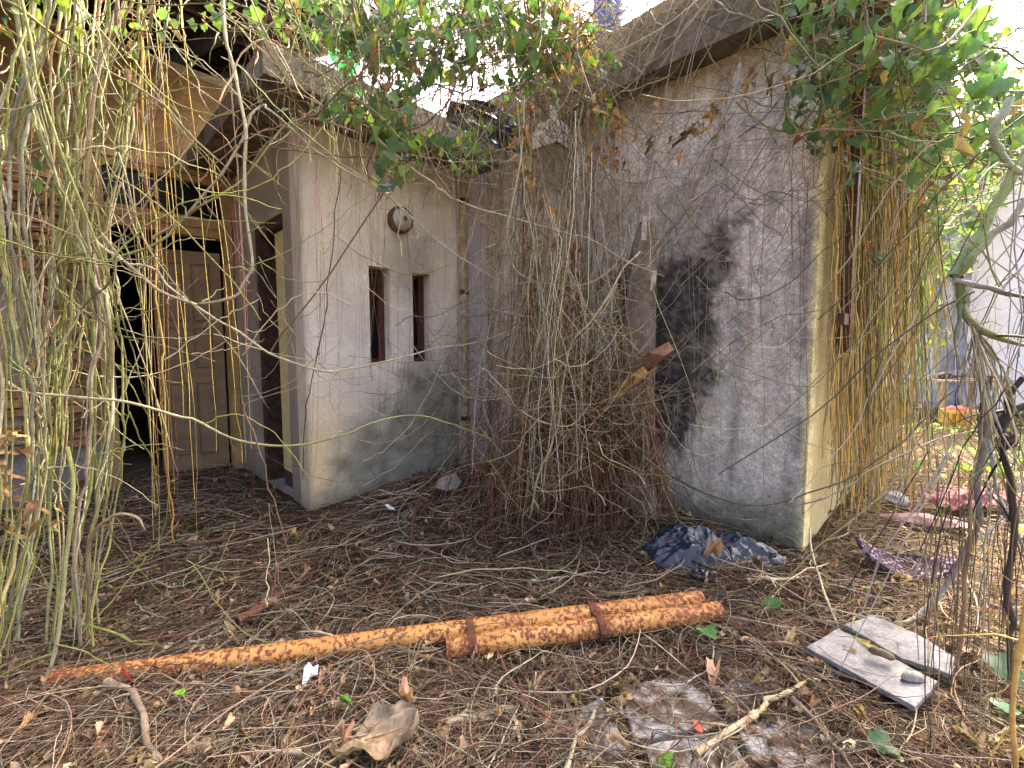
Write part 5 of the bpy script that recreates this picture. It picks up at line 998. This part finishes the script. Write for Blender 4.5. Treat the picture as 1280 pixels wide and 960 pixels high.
# grass and weeds in the sunlit alley
n = 2600; q = np.column_stack([rng.uniform(2.6, 9.5, n), rng.uniform(3.4, 9, n)]); q = q[~inside(q[:, 0], q[:, 1])]; px_, py_ = proj(np.column_stack([q, np.zeros(len(q))])); q = q[(fbm(q[:, 0]*1.1, q[:, 1]*1.1, 51) > .47)]; n = len(q)
mb = MB(); leaf_cloud(mb, np.column_stack([q, gh(q[:, 0], q[:, 1])+rng.uniform(.02, .13, n)]), rng.uniform(.03, .075, n), pick([(.16, .26, .05), (.26, .33, .07), (.12, .19, .05), (.36, .34, .10)], (3, 3, 2, 1.5), n), fr=flat_frames(n, .7)); tag(mb.build('alley_weeds', M['leaf'], None, True), 'low green weeds growing in the sunlit alley', 'weeds', kind='stuff')

# --- individual sticks, leaves and scraps
def stick(label, pts, r, c, z=.03, group='sticks on the litter'):
    P = [gp(x, y, 0) for x, y in pts]; P = [np.array([p[0], p[1], gh(p[0], p[1])+z+zz]) for p, zz in zip(P, rng.uniform(0, .012, len(P)))]
    mb = MB(); vine_mesh(mb, P, r, c, np.array(c)*.8, S=28, K=8, tend=0, wamp=.007, kink=.009, taper=.6, side=2, rough=.13); tag(mb.build('stick', M['stick'], None, True), label, 'stick', group)
stick('thick grey-brown stick lying at bottom centre below the short pipe', [(556, 918), (600, 900), (640, 890), (690, 888), (735, 885)], .012, (.27, .22, .15))
stick('long pale forked stick across the paving slabs', [(870, 942), (930, 900), (960, 880), (1000, 868), (1040, 852)], .009, (.42, .34, .20))
stick('dark dry stick between the two long paving joints', [(990, 880), (1015, 910), (1040, 945), (1060, 985)], .009, (.20, .15, .11))
stick('pale peeled stick lying beside the navy bags', [(932, 738), (960, 736), (990, 734), (1012, 728)], .010, (.55, .44, .32))
stick('straight brown stick in front of the pale boards', [(925, 811), (955, 812), (985, 815), (1010, 816)], .008, (.30, .19, .12))
stick('reddish brown stick lying behind the long pipe at left', [(298, 796), (325, 778), (352, 762), (384, 742)], .017, (.17, .075, .05), .045)
stick('dark curved branch on the porch floor before the door', [(225, 690), (262, 688), (300, 676), (340, 660)], .014, (.14, .08, .05), .03)
stick('curled weathered root at the bottom left', [(135, 885), (150, 900), (168, 925), (190, 960), (205, 985)], .012, (.30, .22, .15), .05)
stick('grey stick crossing below the thick one at bottom centre', [(700, 990), (720, 940), (740, 900), (752, 870)], .008, (.30, .26, .20))
for k in range(26):
    P0 = ground_pts(1, y0=720, far=0)[0]; px_, py_ = proj(np.array([P0[0], P0[1], 0.])); a = rng.random()*6.28; L = rng.uniform(25, 70)
    stick('thin brown stick scattered on the litter', [(px_-L*math.cos(a), py_-L*.4*math.sin(a)), (px_+rng.normal(0, 4), py_), (px_+L*math.cos(a), py_+L*.4*math.sin(a))], rng.uniform(.004, .007), pick([(.30, .22, .14), (.2, .13, .08), (.40, .33, .22)], (1, 1, 1), 1)[0], group='thin sticks scattered on the litter')
# leaning stick against the heap
mb = MB(); vine_mesh(mb, [gp(505, 705), at(520, 640, 2.6), at(542, 573, 2.72)], .012, (.09, .05, .035), S=24, K=8, tend=0, wamp=.004, side=0); tag(mb.build('stick', M['stick'], None, True), 'red-brown stick leaning up against the porch wall', 'stick', 'sticks on the litter')
def ground_leaf(label, px, py, s, c, dry=False, z=.05, tilt=.35, name='fallen_leaf'):
    p = gp(px, py, 0); p[2] = gh(p[0], p[1])+z; T = (DT, DTRI) if dry else (LT, LTRI); mb = MB()
    leaf_cloud(mb, p[None], [s], np.array([c]), T=T, fr=flat_frames(1, tilt)); tag(mb.build(name, M['dry_leaf'] if dry else M['leaf'], None, True), label, 'leaf', 'leaves fallen on the litter')
ground_leaf('fresh green leaf lying right of the pipe ends', 962, 774, .075, (.06, .14, .04), z=.06, tilt=.2)
ground_leaf('green leaf pair lying just right of the short pipe', 880, 800, .08, (.09, .17, .05), z=.06)
ground_leaf('pinkish dry leaf lying in front of the navy bags', 898, 716, .09, (.50, .28, .18), True, .07)
ground_leaf('pinkish tan dry leaf lying on the paving slabs', 895, 845, .07, (.50, .30, .20), True, .04)
ground_leaf('small bright red leaf lying on the paving slabs', 873, 913, .035, (.55, .06, .04), False, .04)
ground_leaf('dark red leaf lying below the left end of the long pipe', 160, 888, .06, (.38, .03, .05), False, .07, .8)
ground_leaf('small bright green leaf at lower left', 232, 910, .035, (.22, .48, .05), False, .07)
ground_leaf('small green seedling leaf left of the big dry leaf', 428, 905, .045, (.13, .38, .05), False, .07)
ground_leaf('large dark green leaf standing at the lower right edge', 1242, 855, .11, (.015, .055, .018), False, .10, .9)
ground_leaf('smaller green leaf under the large one at the right edge', 1250, 905, .06, (.05, .12, .05), False, .06)
ground_leaf('yellow-tan dry leaf lying on the litter by the porch corner', 364, 682, .06, (.55, .38, .16), True, .06)
ground_leaf('green weed sprig at the bottom edge left of the slabs', 838, 952, .05, (.16, .36, .05), False, .04)
ground_leaf('dark green leaf at the bottom edge beside the pale dry vine', 1112, 948, .07, (.06, .12, .05), False, .05)
for k in range(60):
    P0 = ground_pts(1, y0=640, far=0)[0]; px_, py_ = proj(np.array([P0[0], P0[1], 0.]))
    ground_leaf('curled tan dead leaf scattered on the litter', px_, py_, rng.uniform(.03, .06), pick([(.50, .37, .22), (.36, .23, .13), (.52, .33, .20)], (2, 2, 1), 1)[0], True, .05, .5)
# the big folded dry leaf at the bottom
def big_leaf():
    n = 21; a, b = np.meshgrid(np.linspace(-1, 1, n), np.linspace(0, 1, n), indexing='ij'); wd = .085*np.sin(np.clip(b, .02, 1)*math.pi*.93+.12)**.8*(1+.38*np.cos(b*13.5)*np.abs(a))
    x = a*wd; y = b*.22; z = .026*np.abs(a)**1.2+.012*np.sin(b*5+a*2.0)+.022*np.clip(a, 0, 1)*np.sin(b*6)+.012*np.sin(a*9+b*7)+.006*np.abs(np.sin((b*6-np.abs(a)*1.5)*math.pi))+.012*b*b
    P = np.stack([x, y, z], -1); i, j = np.meshgrid(np.arange(n-1), np.arange(n-1), indexing='ij'); q = i*n+j
    C = lerp((.30, .225, .155), (.21, .155, .11), fbm(a*3, b*5, 3)); C = lerp(C, (.46, .33, .17), sstep(.12, .03, np.abs(a))); C = lerp(C, (.40, .28, .15), .7*sstep(.1, .7, a)*sstep(.75, .3, b))
    t = thing('big_dry_leaf', 'large curled grey-brown dry leaf at the bottom centre', 'leaf', (*gp(425, 975)[:2], .05)); t.rotation_euler = (math.radians(10), math.radians(-12), math.radians(-68))
    obj('blade', mesh_np('blade', P, np.stack([q, q+n, q+n+1, q+1], -1).reshape(-1, 4), cols=C, smooth=True), M['dry_leaf'], t)
    m = MB(); s = np.linspace(0, 1, 14); m.tubes(np.stack([0*s, -.04+s*.25, .008+.012*np.sin(s*5)*np.clip(s*9-1, 0, 1)+.012*s*s+.004], -1)[None], np.linspace(.004, .0012, 14)[None], 5, (.36, .25, .14)); m.build('midrib', M['dry_leaf'], t, True)
big_leaf()
def scrap(name, label, cat, mat, px, py, pts, z=.06, tilt=(.5, .2, 0)):
    p = gp(px, py); t = thing(name, label, cat, (p[0], p[1], gh(p[0], p[1])+z)); t.rotation_euler = tilt; mb = MB(); n = len(pts); c = np.mean(pts, 0)
    V = [(x, y, .006*math.sin(i*2.3)) for i, (x, y) in enumerate(pts)]+[(c[0], c[1], .008)]
    mb.add(V, None, [(i, (i+1) % n, n) for i in range(n)]); mb.add([(x, y, z_-.0012) for x, y, z_ in V], None, [((i+1) % n, i, n) for i in range(n)]); mb.build('sheet', mat, t)
scrap('paper_scrap', 'torn white paper scrap below the long pipe', 'paper', M['white'], 389, 868, [(-.02, -.03), (-.008, -.034), (.0, -.008), (.022, -.004), (.02, .026), (.004, .02), (-.012, .034), (-.024, .02)], .06, (.75, .1, .2))
scrap('paper_scrap', 'small white scrap on the litter before the porch wall', 'paper', M['white'], 488, 650, [(-.045, .012), (-.02, -.004), (.005, -.016), (.04, -.01), (.024, .004), (.0, .012), (-.02, .02)], .05, (.8, .1, -.2))
scrap('rubble_piece', 'grey rubble slab at the foot of the root heap', 'stone', M['concrete'], 562, 640, [(-.10, -.03), (-.03, -.05), (.05, -.04), (.09, .02), (.05, .085), (-.02, .07), (-.08, .03)], .05, (.9, .15, .4))
